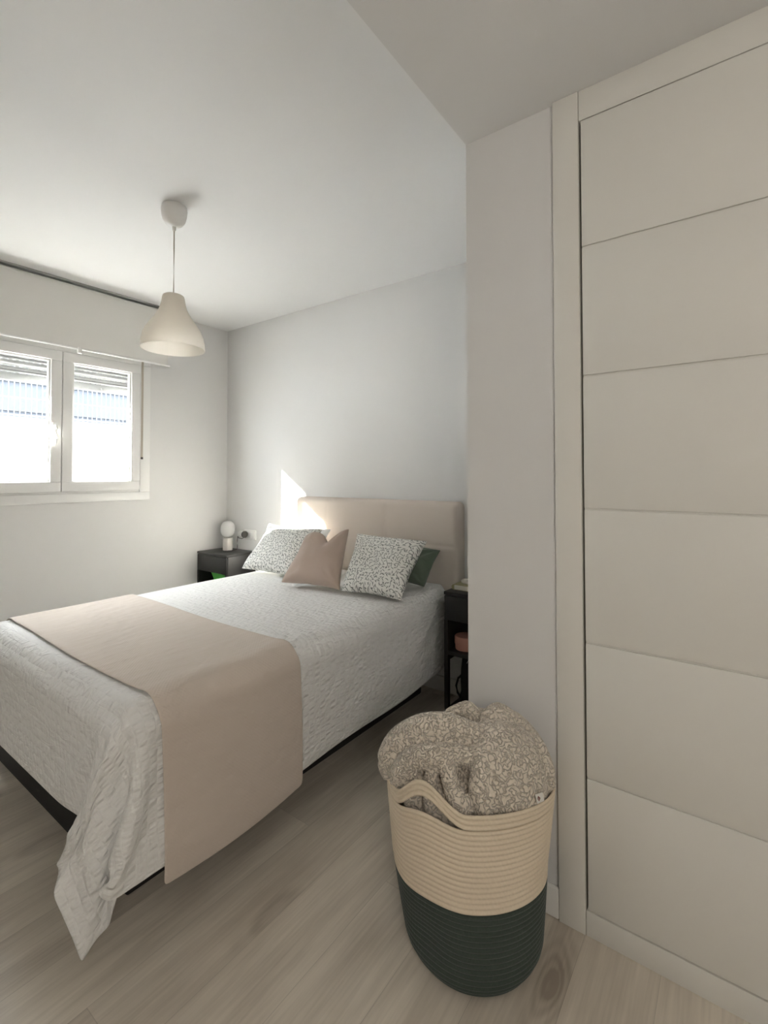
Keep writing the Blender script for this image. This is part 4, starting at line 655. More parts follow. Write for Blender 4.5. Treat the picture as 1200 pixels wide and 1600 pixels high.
0,0,0,-1,1,0,0,0,0,0,0,0,0,0,0,0,0,0,-1,1,0,0,0,0,-1,0,1,0,0,-1,1,0,60,0,0,-1,0,0,0,1,0,0,0,0,0,0,0,0,-1,1,0,0,0,0,0,0,0,0,0,0,
0,0,0,0,0,0,0,0,0,0,0,0,0,0,0,0,0,-1,0,1,0,0,0,0,0,0,0,-1,1,0,0,0,0,0,0,0,0,0,-1,1,-1,1,-1,1,-1,1,0,0,60,0,0,0,-1,1,0,-1,0,1,0,-1,
1,0,0,0,0,-1,0,0,0,0,0,0,0,1,0,0,0,0,0,0,0,0,0,0,0,0,0,0,0,0,0,0,-1,1,0,0,0,0,0,0,0,0,0,0,0,0,0,0,0,-1,1,0,-1,0,1,-3,2,0,1,-1,
1,0,-1,0,60,0,0,0,0,-2,2,0,0,0,0,0,-1,0,1,0,0,0,0,0,0,0,0,0,0,-1,0,0,1,0,0,0,0,0,0,0,0,0,0,0,0,0,0,-1,1,0,0,0,0,0,0,0,0,0,0,0,
0,0,0,0,0,0,0,0,0,0,-3,3,0,0,0,0,0,-1,1,0,60,0,-1,0,0,1,-3,2,0,1,0,0,0,0,0,0,0,0,0,0,0,0,0,0,0,0,0,0,-1,0,1,0,0,0,0,0,0,0,0,0,
0,0,-1,1,0,0,0,0,0,0,0,0,0,0,0,0,0,0,0,0,0,0,0,-1,0,-3,3,0,0,1,-1,1,-1,1,0,0,60,-1,1,0,0,-1,1,-3,3,-1,0,1,0,0,0,0,0,0,0,0,0,0,0,0,
0,0,0,0,0,0,-1,1,0,0,0,0,0,0,0,0,0,-1,1,0,0,0,0,0,0,0,0,0,0,0,-1,1,0,0,0,0,-1,1,0,-1,-3,4,-1,1,0,-1,1,-1,1,0,-1,1,60,0,0,0,0,0,-1,1,
-3,2,1,0,-1,1,-1,1,0,0,0,0,0,0,0,0,0,0,0,0,0,0,0,-1,0,1,0,0,0,0,0,-1,0,1,0,0,0,0,0,0,-1,0,0,0,0,0,1,0,0,0,0,0,0,0,-2,-2,4,-1,1,-1,
0,1,-1,1,0,-1,1,-1,59,1,0,0,0,0,0,0,-1,-2,1,1,1,-1,1,0,0,0,0,0,0,0,0,0,0,0,0,0,0,0,0,0,0,-1,0,0,0,0,0,1,0,0,0,0,0,0,-1,0,1,0,0,0,
0,0,0,0,0,0,-1,0,1,-2,-1,3,-1,1,0,0,0,-1,1,0,-1,1,0,0,60,0,-1,0,0,1,0,-1,1,0,-1,0,1,0,0,-1,0,0,0,0,0,0,0,0,0,1,0,0,0,0,0,0,0,0,0,0,
0,0,0,0,0,0,0,0,-1,0,1,0,0,0,0,0,0,0,0,0,0,0,1,-1,-1,-1,1,0,1,-1,0,0,1,0,0,-1,1,0,0,-1,59,0,1,0,0,-1,1,0,0,0,-1,-1,1,1,0,0,0,0,0,0,
0,0,0,0,0,-1,0,0,0,0,0,0,0,0,0,0,0,0,0,0,0,0,0,0,1,0,0,0,0,0,0,0,0,0,0,0,0,0,0,-2,0,1,1,0,-1,1,0,0,-1,1,-1,1,-1,0,0,0,60,0,0,0,
0,0,-1,1,-1,0,1,-1,-1,2,-1,0,0,0,0,0,0,0,0,0,0,0,0,0,0,0,0,0,0,0,0,0,0,0,0,0,0,0,0,0,0,0,0,0,0,0,0,0,0,0,0,0,0,0,0,-1,1,1,-1,0,
1,0,0,0,0,0,0,-1,1,0,-1,0,59,0,0,1,0,0,0,-1,1,0,-1,1,0,0,0,0,0,0,0,0,0,0,0,0,0,0,0,0,0,0,0,0,0,0,0,0,0,0,0,0,0,0,0,0,0,0,0,0,
0,0,0,0,0,0,0,0,0,0,0,0,0,-1,1,0,0,-1,0,1,0,-1,1,0,-1,0,-1,0,276,41,41,36,31,31,33,33,27,22,22,22,20,-10,-6,-11,-10,-7,-4,-2,-1,-1,-1,-1,0,0,0,-1,0,0,0,0,
0,0,0,0,0,0,0,0,0,0,-1,0,1,0,0,2,1,2,2,3,3,7,19,13,-8,-2,-10,19,50,52,-53,-54,-50,-35,-41,-47,-29,-51,-51,-52,-50,-50,-49,-51,40,0,-1,6,4,0,-2,1,3,4,-1,-1,3,3,0,-1,
-2,2,1,0,0,0,0,1,-1,0,0,1,0,0,0,0,0,0,0,0,0,0,-1,0,0,0,1,0,-1,0,0,-1,0,0,2,-1,0,-3,-1,3,-8,9,-7,-2,-32,-71,69,6,11,-10,-10,34,-24,-1,0,4,2,3,0,7,
41,-1,0,-1,6,4,0,-3,3,3,3,0,-3,7,-1,1,-2,1,0,1,0,0,0,0,1,0,0,0,0,0,0,-1,0,0,0,0,0,0,1,0,0,0,0,0,0,0,0,-1,0,-1,0,2,0,-1,-10,7,0,0,1,-7,
4,4,-45,20,-9,2,31,-37,3,4,5,1,1,-2,5,-5,40,0,1,-2,0,7,2,-2,2,2,3,1,-4,1,8,-5,4,0,1,0,0,1,0,0,0,0,-1,0,0,0,0,1,0,0,0,0,0,0,0,0,0,0,0,0,
0,-1,0,1,-1,0,-2,2,0,-1,-6,1,6,-2,1,-10,2,-10,14,-28,9,19,-36,9,7,2,-1,0,-2,3,-4,8,42,-1,-1,0,-4,0,11,3,-5,3,-2,9,0,4,-3,0,2,1,0,0,1,-1,1,0,-1,0,1,0,
0,0,0,0,0,0,0,0,0,0,0,0,-1,0,0,0,0,1,0,-1,0,0,0,-4,4,1,0,-21,20,-6,6,-8,0,1,-26,14,10,-29,22,-4,-3,-1,0,-2,3,-4,10,4,40,1,-1,1,-6,1,0,12,1,-3,5,-5,
10,3,-4,1,2,1,1,0,-1,1,0,-1,1,0,0,0,0,0,0,0,0,0,0,0,-1,0,0,0,1,0,0,0,0,0,0,0,0,-1,-1,2,-5,5,0,-1,-2,-9,7,-5,-3,-14,12,-11,-10,28,-15,0,-2,-1,-1,2,
-4,15,0,0,43,-3,1,0,3,-7,-2,0,14,-1,1,0,1,9,-6,4,2,0,0,1,0,0,-1,1,0,0,0,0,0,0,0,0,-1,0,0,0,1,0,0,0,0,0,0,0,0,0,0,0,0,0,-1,-4,4,-5,5,-1,
0,1,-1,-4,-24,24,-16,7,12,-20,-1,-3,0,1,0,-2,9,-6,6,5,43,0,-3,-1,7,-2,-6,-2,-1,15,-2,3,1,1,3,1,2,1,0,-1,1,-1,1,0,0,0,0,0,-1,0,0,0,1,0,0,0,0,0,0,0,
0,0,0,0,-1,0,0,0,0,0,0,1,-6,5,-3,4,-3,3,-2,-1,1,-19,-1,16,-23,1,2,-1,1,-3,-1,11,0,8,-2,-3,32,8,4,-2,-4,8,-1,-6,-4,0,16,-1,1,3,0,5,1,-1,0,1,-1,1,0,0,
0,-1,0,0,1,0,0,0,0,0,0,0,0,0,0,0,0,-1,0,0,1,0,0,0,0,0,0,-1,1,-8,6,0,-6,7,-2,0,-9,-8,10,-18,3,-5,3,0,-3,3,10,-3,10,-2,0,0,25,4,6,7,2,-5,4,0,
-2,-6,-6,20,2,3,2,4,-1,1,0,0,0,0,0,-1,0,1,0,0,0,0,0,0,0,0,0,0,0,0,-1,0,0,1,0,0,0,0,0,0,0,0,0,0,0,0,-9,6,3,-1,-4,2,-11,-3,-10,-1,0,0,-2,1,
5,7,-3,-3,-18,-17,44,-5,4,6,7,9,11,6,-1,1,0,-1,1,-13,17,10,4,-1,0,-1,1,-1,1,0,-1,1,0,0,0,0,0,0,0,0,0,0,0,0,-1,0,1,0,0,0,0,0,0,0,0,0,0,0,0,0,
-1,1,-1,-9,9,-1,-3,3,-25,-3,0,4,-1,2,-1,4,3,-4,-7,-9,-5,40,-62,-11,0,0,2,2,6,11,14,9,-1,-1,-1,6,-16,14,14,-1,1,1,-2,-1,0,0,0,0,0,1,0,0,0,-1,0,0,0,0,0,0,
1,0,0,0,0,0,0,0,0,0,-1,0,0,0,0,0,0,2,-1,2,-9,-4,11,-43,19,3,0,-3,1,-1,4,0,-8,-8,-4,-1,-1,-39,0,-1,8,0,-1,0,0,1,4,9,11,10,-4,2,9,-38,0,11,9,13,-5,0,
0,0,1,-1,0,-1,0,0,0,1,0,0,0,0,0,0,0,0,-1,0,0,0,0,0,0,1,1,0,0,0,0,1,0,-1,10,-17,-14,1,-12,45,-15,-2,-4,2,-1,1,-8,-10,-5,-4,-4,-2,6,-3,-4,-2,-1,1,1,1,
0,-1,0,1,8,8,21,2,-28,55,-3,-7,-7,-13,7,1,0,1,0,0,1,0,0,0,-1,1,0,0,-1,0,0,0,0,0,1,0,0,0,0,0,0,-1,0,0,0,0,0,0,0,-1,-8,15,7,11,-6,-52,31,-14,0,-5,
-6,-9,-4,-3,-1,0,3,1,-7,-1,1,-1,1,0,0,0,1,2,0,0,0,1,-5,8,1,-7,18,-8,-2,0,0,1,0,-1,0,1,-1,0,0,0,1,-1,0,0,1,0,0,0,0,0,1,0,0,0,0,0,0,0,0,0,
0,-1,0,-2,-2,-2,-2,-2,7,-1,9,-7,1,11,-11,-5,-3,-1,0,1,0,0,-3,-1,1,0,-1,0,-1,0,0,0,-1,1,0,-1,0,-7,4,4,13,-7,-9,-4,1,1,0,0,0,0,0,0,0,0,0,0,0,0,0,0,
0,0,0,0,0,0,-1,0,0,0,0,0,0,0,0,0,0,1,0,1,2,1,1,0,-2,2,-3,8,-6,-3,4,-1,1,0,0,0,-1,0,1,1,-1,-1,0,0,-1,0,0,0,1,-2,0,1,-7,8,1,-1,14,-15,-1,3,
-1,0,0,0,0,0,0,0,0,0,0,0,0,0,0,0,0,0,0,0,0,0,0,0,0,0,0,0,0,0,0,0,0,0,0,0,0,0,0,0,0,-2,2,6,-8,1,-1,1,-1,1,0,-1,1,0,0,-1,0,0,0,-1,
0,0,0,0,-2,1,0,-5,7,0,0,-3,-4,7,-2,1,0,0,0,0,0,0,0,0,0,0,0,0,0,0,0,0,0,0,0,0,0,0,0,0,0,0,0,0,0,0,0,0,0,0,0,0,0,0,0,0,1,-1,0,4,
-5,-2,1,0,0,0,0,0,0,0,0,0,0,0,0,0,0,0,0,-1,1,0,-4,5,1,-1,0,-1,0,1,-1,0,0,0,0,0,0,0,0,0,0,0,0,0,0,0,0,0,0,0,0,0,0,0,0,0,0,0,0,0,
0,0,0,0,0,0,0,0,0,0,0,0,0,0,-1,4,-5,-1,1,-1,1,0,-1,1,0,0,0,0,0,0,0,-1,0,0,0,0,0,-2,4,0,-1,0,1,-1,1,-2,-1,0,1,0,0,0,0,0,0,0,0,0,0,0,
0,0,0,0,0,0,0,0,0,0,0,0,0,0,0,0,0,0,0,0,0,0,0,0,0,0,0,0,0,1,-1,1,-3,-1,0,1,-1,0,1,0,-1,0,0,0,0,0,0,1,1,0,-1,1,-2,2,1,0,0,0,0,0,
-1,0,-2,1,0,0,0,0,0,0,0,0,0,0,0,0,0,0,0,0,0,0,0,0,0,0,0,0,0,0,0,0,0,0,0,0,0,0,0,0,0,0,0,0,0,0,-2,2,-2,0,-1,0,1,-1,0,0,1,0,-1,0,
0,0,0,0,1,-1,1,-1,2,0,0,0,0,0,0,0,0,-1,-2,1,0,0,0,0,0,0,0,0,0,0,0,0,0,0,0,0,0,0,0,0,0,0,0,0,0,0,0,0,0,0,0,0,0,0,0,0,0,0,0,0,
0,0,-1,0,-1,-1,1,-1,0,1,-1,0,0,0,1,0,0,0,0,-1,1,0,0,1,0,0,0,0,0,0,0,0,-1,0,-2,1,0,0,0,0,0,0,0,0,0,0,0,0,0,0,0,0,0,0,0,0,0,0,0,0,
0,0,0,0,0,0,0,0,0,0,0,0,0,0,0,0,0,0,-2,1,-1,-1,0,1,-1,0,1,0,0,-1,0,0,0,0,0,1,1,1,0,0,0,0,-1,1,0,0,0,0,0,-2,-2,2,0,0,0,0,0,0,0,0,
0,0,0,0,0,0,0,0,0,0,0,0,0,0,0,0,0,0,0,0,0,0,0,0,0,0,0,0,0,0,0,0,-1,1,-1,1,-2,0,0,-1,1,0,0,0,-1,1,0,0,0,0,0,-1,1,0,0,0,1,0,0,-1,
1,0,-1,0,1,-1,-3,2,0,0,0,0,0,0,0,0,0,0,0,0,0,0,0,0,0,0,0,0,0,0,0,0,0,0,0,0,0,0,0,0,0,0,0,0,0,0,0,0,0,0,-1,0,-1,0,0,0,0,0,0,0,
0,0,0,0,0,0,0,0,1,0,0,1,-1,0,0,1,-1,0,1,-1,0,-1,0,0,0,0,0,0,0,0,0,0,0,0,0,0,0,0,0,0,0,0,0,0,0,0,0,0,0,0,0,0,0,0,0,0,0,0,0,0,
0,0,0,0,0,-1,0,1,-2,0,0,1,0,-1,0,0,1,0,-1,0,0,0,0,1,1,0,0,0,0,0,0,0,0,0,0,0,0,0,-1,0,0,0,0,0,0,0,0,0,0,0,0,0,0,0,0,0,0,0,0,0,
0,0,0,0,0,0,0,0,0,0,0,0,0,0,0,0,0,0,0,0,0,0,-1,0,0,0,0,0,-1,1,0,0,0,-1,1,0,0,0,0,-1,1,0,0,-1,0,1,0,-1,0,1,-1,0,1,-1,0,0,0,0,0,0,
0,0,0,0,0,0,0,0,0,0,0,0,0,0,0,0,0,0,0,0,0,0,0,0,0,0,0,0,0,0,0,0,0,0,0,0,0,0,-1,1,0,0,-1,0,1,0,-1,0,0,1,0,-1,0,0,0,1,-1,1,0,0,
0,0,0,0,1,-1,0,0,0,0,0,0,0,0,0,0,0,0,0,0,0,0,0,0,0,0,0,0,0,0,0,0,0,0,0,0,0,0,0,0,0,0,0,0,0,0,0,0,0,0,0,0,0,0,0,-1,1,-1,1,0,
0,-1,1,0,0,0,-1,1,0,0,0,-1,0,-1,0,1,0,-1,1,0,-1,0,1,0,-1,1,0,0,0,0,0,0,0,0,0,0,0,0,0,0,0,0,0,0,0,0,0,0,0,0,0,0,0,0,0,0,0,0,0,0,
0,0,0,0,0,0,0,0,0,0,0,1,-1,1,0,-1,0,1,0,-1,0,0,1,-1,0,0,0,1,-1,0,1,-1,0,0,0,0,0,1,-1,0,0,0,1,0,0,0,0,0,0,0,0,0,0,0,0,0,0,0,0,0,
0,0,0,0,0,0,0,0,0,0,0,0,0,0,0,0,0,0,0,0,0,0,0,0,0,0,1,-1,1,0,-1,1,0,0,-1,1,0,0,0,0,0,0,0,-1,-1,0,-1,0,1,0,-1,1,0,-1,1,0,-1,2,0,0,
0,0,0,0,0,0,0,0,0,0,0,0,0,0,0,0,0,0,0,0,0,0,0,0,0,0,0,0,0,0,0,0,0,0,0,0,0,0,0,0,0,0,1,-1,1,0,1,-1,0,0,1,0,-1,0,0,1,-1,0,0,1,
-2,0,0,1,-1,0,1,-1,0,1,-1,1,0,0,1,0,0,0,0,0,0,0,0,0,0,0,0,0,0,0,0,0,0,0,0,0,0,0,0,0,0,0,0,0,0,0,0,0,0,0,0,0,0,0,0,0,0,1,0,0,
1,0,-1,1,0,0,0,-1,1,0,0,-1,1,0,0,-1,-2,0,0,0,0,0,0,0,0,0,0,1,-1,2,1,-1,0,0,0,0,0,0,0,0,0,0,0,0,0,0,0,0,0,0,0,0,0,0,0,0,0,0,0,0,
0,0,0,0,0,0,0,0,0,0,0,0,0,0,1,-1,2,0,1,-1,0,0,0,0,0,0,0,0,0,0,0,1,-2,0,0,-1,1,0,-1,1,0,-1,1,0,-1,2,4,-3,0,0,0,0,0,0,0,0,0,0,0,0,
0,0,0,0,0,0,0,0,0,0,0,0,0,0,0,0,0,0,0,0,0,0,0,0,0,0,0,0,0,1,1,-2,2,0,0,1,0,-1,0,1,-1,0,0,1,0,-1,0,0,-3,0,1,0,-1,1,0,-1,1,0,0,0,
1,0,2,-1,0,0,0,0,0,0,0,0,0,0,0,0,0,0,0,0,0,0,0,0,0,0,0,0,0,0,0,0,0,0,0,0,0,0,0,0,0,0,0,0,1,-1,1,0,1,1,0,-1,0,1,0,-1,1,0,0,-1,
0,1,0,-1,-2,0,-1,1,0,-1,0,1,-1,0,0,1,0,2,1,-1,0,0,0,0,0,0,0,0,0,0,0,0,0,0,0,0,0,0,0,0,0,0,0,0,0,0,0,0,0,0,0,0,0,0,0,0,0,0,0,0,
0,0,1,0,1,1,-1,1,0,-1,0,1,0,-1,0,1,0,-1,0,1,-3,1,0,-1,0,1,0,-1,1,0,0,0,0,1,2,0,-1,0,0,0,0,0,0,0,0,0,0,0,0,0,0,0,0,0,0,0,0,0,0,0,
0,0,0,0,0,0,0,0,0,0,0,0,0,0,0,0,0,0,2,-1,1,0,1,0,-1,1,0,-1,0,1,0,-1,0,1,0,-1,-2,-1,1,0,0,0,0,0,0,0,-1,1,1,0,1,0,0,0,0,0,0,0,0,0,
0,0,0,0,0,0,0,0,0,0,0,0,0,0,0,0,0,0,0,0,0,0,0,0,0,0,0,0,0,0,0,0,0,0,1,0,1,1,-1,0,1,-1,0,1,0,-1,0,1,0,-1,0,1,-2,0,0,0,0,0,0,0,
0,0,0,0,1,0,2,-1,0,0,0,0,0,0,0,0,0,0,0,0,0,0,0,0,0,0,0,0,0,0,0,0,0,0,0,0,0,0,0,0,0,0,0,0,0,0,0,0,0,0,1,0,1,0,1,-1,0,1,-1,0,
0,0,0,0,0,0,0,0,-1,0,-1,0,1,-1,0,1,-1,0,1,0,0,0,1,0,0,0,0,0,0,0,0,0,0,0,0,0,0,0,0,0,0,0,0,0,0,0,0,0,0,0,0,0,0,0,0,0,0,0,0,0,
0,0,0,0,0,-1,1,1,1,0,-1,1,0,-1,1,0,-1,1,0,0,-1,1,0,0,-2,1,0,0,-1,1,0,-1,1,0,-1,1,0,0,1,0,0,0,0,0,0,0,0,0,0,0,0,0,0,0,0,0,0,0,0,0,
0,0,0,0,0,0,0,0,0,0,0,0,0,0,0,0,0,0,0,0,0,0,1,0,0,0,1,-1,0,1,-1,0,1,-1,0,0,1,-1,0,0,0,-1,0,0,1,-1,0,1,-1,0,1,-1,1,0,0,0,0,0,0,0,
0,0,0,0,0,0,0,0,0,0,0,0,0,0,0,0,0,0,0,0,0,0,0,0,0,0,0,0,0,0,0,0,0,0,0,0,0,-1,1,1,-1,1,0,0,0,0,0,0,0,0,0,0,0,0,0,0,-1,1,0,0,
0,0,0,-1,1,0,-1,1,0,0,0,0,0,0,0,0,0,0,0,0,0,0,0,0,0,0,0,0,0,0,0,0,0,0,0,0,0,0,0,0,0,0,0,0,0,0,0,0,0,0,0,0,0,1,-1,0,1,-1,0,1,
-1,0,1,-1,0,1,-1,0,0,1,-1,0,1,-1,0,1,-1,0,0,1,-1,0,1,-1,0,0,0,0,0,0,0,0,0,0,0,0,0,0,0,0,0,0,0,0,0,0,0,0,0,0,0,0,0,0,0,0,0,0,0,0,
0,0,0,0,0,0,0,0,0,0,0,0,0,0,0,-1,1,0,-1,1,0,0,0,0,0,-1,1,0,1,0,0,-1,1,0,0,0,0,0,0,0,0,0,-1,0,0,0,0,0,0,0,0,0,0,0,0,0,0,0,0,0,
0,0,0,0,0,0,0,0,0,0,0,0,0,0,0,0,0,0,0,0,0,0,0,0,0,0,0,0,-1,1,-1,1,-1,0,1,-1,0,0,1,-1,0,1,0,-1,1,0,0,1,-1,0,1,-1,0,0,0,0,0,-1,0,0,
0,0,0,0,0,0,0,0,0,0,0,0,0,0,0,0,0,0,0,0,0,0,0,0,0,0,0,0,0,0,0,0,0,0,0,0,0,0,0,0,0,0,0,-1,0,-1,1,0,0,0,0,0,0,0,0,0,0,0,-1,1,
2,0,0,-1,1,0,-1,1,0,0,0,0,-1,0,-1,0,0,0,0,0,0,0,0,0,0,0,0,0,0,0,0,0,0,0,0,0,0,0,0,0,0,0,0,0,0,0,0,0,0,0,0,0,0,0,0,0,0,1,-2,0,
0,0,-1,0,1,-1,0,1,0,-1,0,1,-1,0,1,0,2,0,0,0,0,0,0,0,0,0,0,-1,0,0,-1,0,0,0,0,0,0,0,0,0,0,0,0,0,0,0,0,0,0,0,0,0,0,0,0,0,0,0,0,0,
0,0,0,0,0,0,0,0,0,0,0,0,0,0,-1,0,-1,0,0,0,0,0,0,0,0,0,0,0,1,-1,0,0,2,0,1,0,-1,0,1,-1,0,1,-1,0,0,-1,-1,0,0,0,0,0,0,0,0,0,0,0,0,0,
0,0,0,0,0,0,0,0,0,0,0,0,0,0,0,0,0,0,0,0,0,0,0,0,0,0,0,0,0,0,-1,0,-1,0,0,0,0,0,0,0,0,0,0,0,0,0,0,0,3,0,-1,0,1,0,-1,0,1,-1,1,-1,
-1,0,-2,0,1,0,0,0,0,0,0,0,0,0,0,0,0,0,0,0,0,0,0,0,0,0,0,0,0,0,0,0,0,0,0,0,0,0,0,0,0,0,0,0,0,0,-1,0,-1,-1,1,0,-1,1,0,0,-1,1,0,0,
-1,1,0,0,2,0,1,0,-1,0,1,0,-1,1,-1,1,-1,-2,0,0,0,0,0,0,0,0,0,0,0,0,0,0,0,0,0,0,0,0,0,0,0,0,0,0,0,0,0,0,0,0,0,0,0,0,0,0,0,0,0,0,
0,0,-1,1,-2,0,0,-1,1,0,0,-1,1,0,0,-1,1,0,0,-1,3,0,-1,0,1,0,-1,1,0,-1,1,-2,0,0,-2,1,0,0,0,0,0,0,0,0,0,0,0,0,0,0,0,0,0,0,0,0,0,0,0,0,
0,0,0,0,0,0,0,0,0,0,0,0,0,0,0,0,0,0,-1,0,-1,0,-1,1,0,0,-1,1,0,0,-1,1,0,0,-1,1,2,0,1,0,-1,0,1,-1,0,0,0,0,0,-1,-2,1,0,0,0,0,0,0,0,0,
0,0,0,0,0,0,0,0,0,0,0,0,0,0,0,0,0,0,0,0,0,0,0,0,0,0,0,0,0,0,0,0,0,0,-1,0,0,-1,0,0,0,0,0,0,0,0,1,-1,0,0,1,-1,2,1,-1,0,0,0,0,0,
0,1,-1,0,-1,0,-4,3,0,0,0,0,0,0,0,0,0,0,0,0,0,0,0,0,0,0,0,0,0,0,0,0,0,0,0,0,0,0,0,0,0,0,0,0,0,0,0,0,-1,0,0,0,0,-1,1,-1,0,0,1,-1,
0,0,0,1,-1,0,0,1,2,0,0,0,0,0,-1,1,0,-1,1,-2,1,-1,-2,2,0,0,0,0,0,0,0,0,0,0,0,0,0,0,0,0,0,0,0,0,0,0,0,0,0,0,0,0,0,0,0,0,0,0,0,0,
0,0,0,0,0,0,-1,0,-1,1,-1,1,0,0,-1,1,0,0,0,-1,1,0,0,0,2,-1,0,0,1,0,0,-1,0,1,-1,0,-1,1,-1,0,0,0,0,0,0,0,0,0,0,0,0,0,0,0,0,0,0,0,0,0,
0,0,0,0,0,0,0,0,0,0,0,0,0,0,0,0,0,0,0,0,0,0,0,0,-1,0,0,0,0,0,0,0,0,0,0,1,0,-1,0,0,1,0,0,0,0,0,0,0,0,0,0,-1,0,0,0,0,0,0,0,0,
0,0,0,0,0,0,0,0,0,0,0,0,0,0,0,0,0,0,0,0,0,0,0,0,0,0,0,0,0,0,0,0,0,0,0,0,0,0,-1,1,0,-1,1,0,0,-1,1,0,0,0,0,0,0,0,0,0,1,0,0,0,
-1,0,0,1,0,-1,0,1,-2,1,0,0,0,0,0,0,0,0,0,0,0,0,0,0,0,0,0,0,0,0,0,0,0,0,0,0,0,0,0,0,0,0,0,0,0,0,0,0,0,0,0,0,0,0,0,-1,1,0,0,0,
0,1,-1,0,0,0,0,0,0,1,0,-1,1,0,0,-1,1,-1,0,0,0,0,0,-1,0,1,0,0,0,0,0,0,0,0,0,0,0,0,0,0,0,0,0,0,0,0,0,0,0,0,0,0,0,0,0,0,0,0,0,0,
0,0,0,0,0,0,0,0,0,0,1,0,0,0,0,0,-1,0,1,0,0,0,0,1,-1,0,0,1,0,0,0,0,-1,1,0,-1,0,1,0,0,-1,1,0,0,0,0,0,0,0,0,0,0,0,0,0,0,0,0,0,0,
0,0,0,0,0,0,0,0,0,0,0,0,0,0,0,0,0,0,0,0,0,0,0,0,0,0,0,0,1,0,0,0,1,0,0,0,0,0,0,-1,1,0,0,0,0,0,1,0,-1,0,0,0,0,-1,0,1,-1,1,0,0,
0,0,0,0,0,0,0,0,0,0,0,0,0,0,0,0,0,0,0,0,0,0,0,0,0,0,0,0,0,0,0,0,0,0,0,0,0,0,0,0,0,0,1,0,1,0,0,0,0,-1,1,0,0,0,1,0,0,-1,0,0,
0,0,-1,1,-1,0,0,0,0,0,0,1,-1,1,0,0,0,0,0,0,0,0,0,0,0,0,0,0,0,0,0,0,0,0,0,0,0,0,0,0,0,0,0,0,0,0,0,0,0,0,0,0,0,0,0,0,0,0,1,-1,
1,1,0,0,0,1,-1,0,1,1,-1,0,0,0,0,0,0,0,0,0,1,-1,0,-1,0,0,0,1,1,-1,0,0,0,0,0,0,0,0,0,0,0,0,0,0,0,0,0,0,0,0,0,0,0,0,0,0,0,0,0,0,
0,0,0,0,0,0,0,0,0,0,0,0,0,0,2,-1,2,0,0,0,0,0,0,0,2,-1,-1,0,0,1,0,0,-1,0,1,0,1,-2,0,0,-1,0,1,1,0,1,-1,0,0,0,0,0,0,0,0,0,0,0,0,0,
0,0,0,0,0,0,0,0,0,0,0,0,0,0,0,0,0,0,0,0,0,0,0,0,0,0,0,0,0,-1,2,1,0,1,0,0,0,1,0,3,-4,0,1,0,0,0,0,-1,-1,1,-1,0,0,3,-3,1,0,-1,-1,3,
1,-1,-1,0,0,0,0,0,0,0,0,0,0,0,0,0,0,0,0,0,0,0,0,0,0,0,0,0,0,0,0,0,0,0,0,0,0,0,0,0,0,0,0,0,0,-1,3,0,2,0,0,-1,1,-1,4,-3,1,-1,0,0,
0,0,-1,1,0,-1,0,0,0,1,3,-4,1,-1,0,1,3,-2,-1,0,0,0,0,0,0,0,0,0,0,0,0,0,0,0,0,0,0,0,0,0,0,0,0,0,0,0,0,0,0,0,0,0,0,0,0,0,0,0,0,0,
0,-1,3,0,1,1,-1,2,-1,4,-4,0,0,0,0,0,0,-1,1,0,-1,0,0,1,0,-1,0,4,-3,1,-1,-1,5,-2,-2,0,0,0,0,0,0,0,0,0,0,0,0,0,0,0,0,0,0,0,0,0,0,0,0,0,
0,0,0,0,0,0,0,0,0,0,0,0,0,0,0,0,0,0,3,1,0,0,0,1,3,-4,0,0,0,0,0,0,-1,1,0,0,-1,0,1,-1,0,1,0,0,3,-1,-1,-1,4,-1,-1,-1,-1,0,0,0,0,0,0,0,
0,0,0,0,0,0,0,0,0,0,0,0,0,0,0,0,0,0,0,0,0,0,0,0,0,0,0,0,0,0,0,1,0,1,1,1,0,0,3,0,-3,0,0,0,-1,1,0,-1,1,0,0,-1,0,0,-1,1,0,-1,0,1,
0,2,2,-7,6,-1,2,-1,0,-2,0,-1,0,0,0,0,0,0,0,0,0,0,0,1,0,1,0,1,0,0,0,-1,0,-1,0,-1,0,0,0,0,0,0,0,0,1,0,1,0,2,-1,0,3,-1,2,-1,-2,0,-1,0,0,
0,0,0,1,-1,0,0,0,0,0,0,-1,1,0,0,0,0,0,1,8,-9,4,1,0,-1,0,-1,0,-1,-1,0,-1,0,0,1,0,1,1,1,0,1,0,1,-1,1,-1,0,0,0,0,-1,0,-1,-1,0,0,-1,1,0,1,
0,1,0,1,0,-1,1,2,0,-3,-1,0,0,0,0,0,0,0,0,-1,1,0,-1,1,0,0,0,0,0,0,0,0,0,0,0,-2,12,-6,3,0,0,0,-1,-1,0,0,-1,1,0,0,0,1,0,0,1,1,0,0,0,1,
-1,1,-1,0,-1,0,-1,0,-1,0,0,-1,1,-1,1,0,0,0,1,0,0,-1,1,7,-13,4,-1,-1,0,1,-1,0,0,0,0,0,0,0,1,0,0,0,0,1,-1,0,1,-1,1,0,0,0,-4,12,-1,0,1,0,0,0,
0,0,0,-1,0,1,0,0,1,1,-1,0,1,0,0,0,0,-1,1,-1,0,-1,0,0,0,-1,-1,1,-1,0,0,0,1,0,0,0,-1,0,4,-13,3,2,-1,0,0,-1,1,-1,1,-1,0,1,0,0,0,0,0,1,0,-1,
1,0,-1,0,0,0,0,1,-2,-2,0,1,-1,0,0,1,-1,0,1,0,1,-1,0,1,0,-1,1,0,-1,1,-1,0,0,0,-1,1,-1,1,0,-1,0,1,0,0,0,1,0,0,-1,1,0,-1,1,0,0,0,0,1,0,0,
0,0,0,1,-1,1,0,0,0,0,1,0]
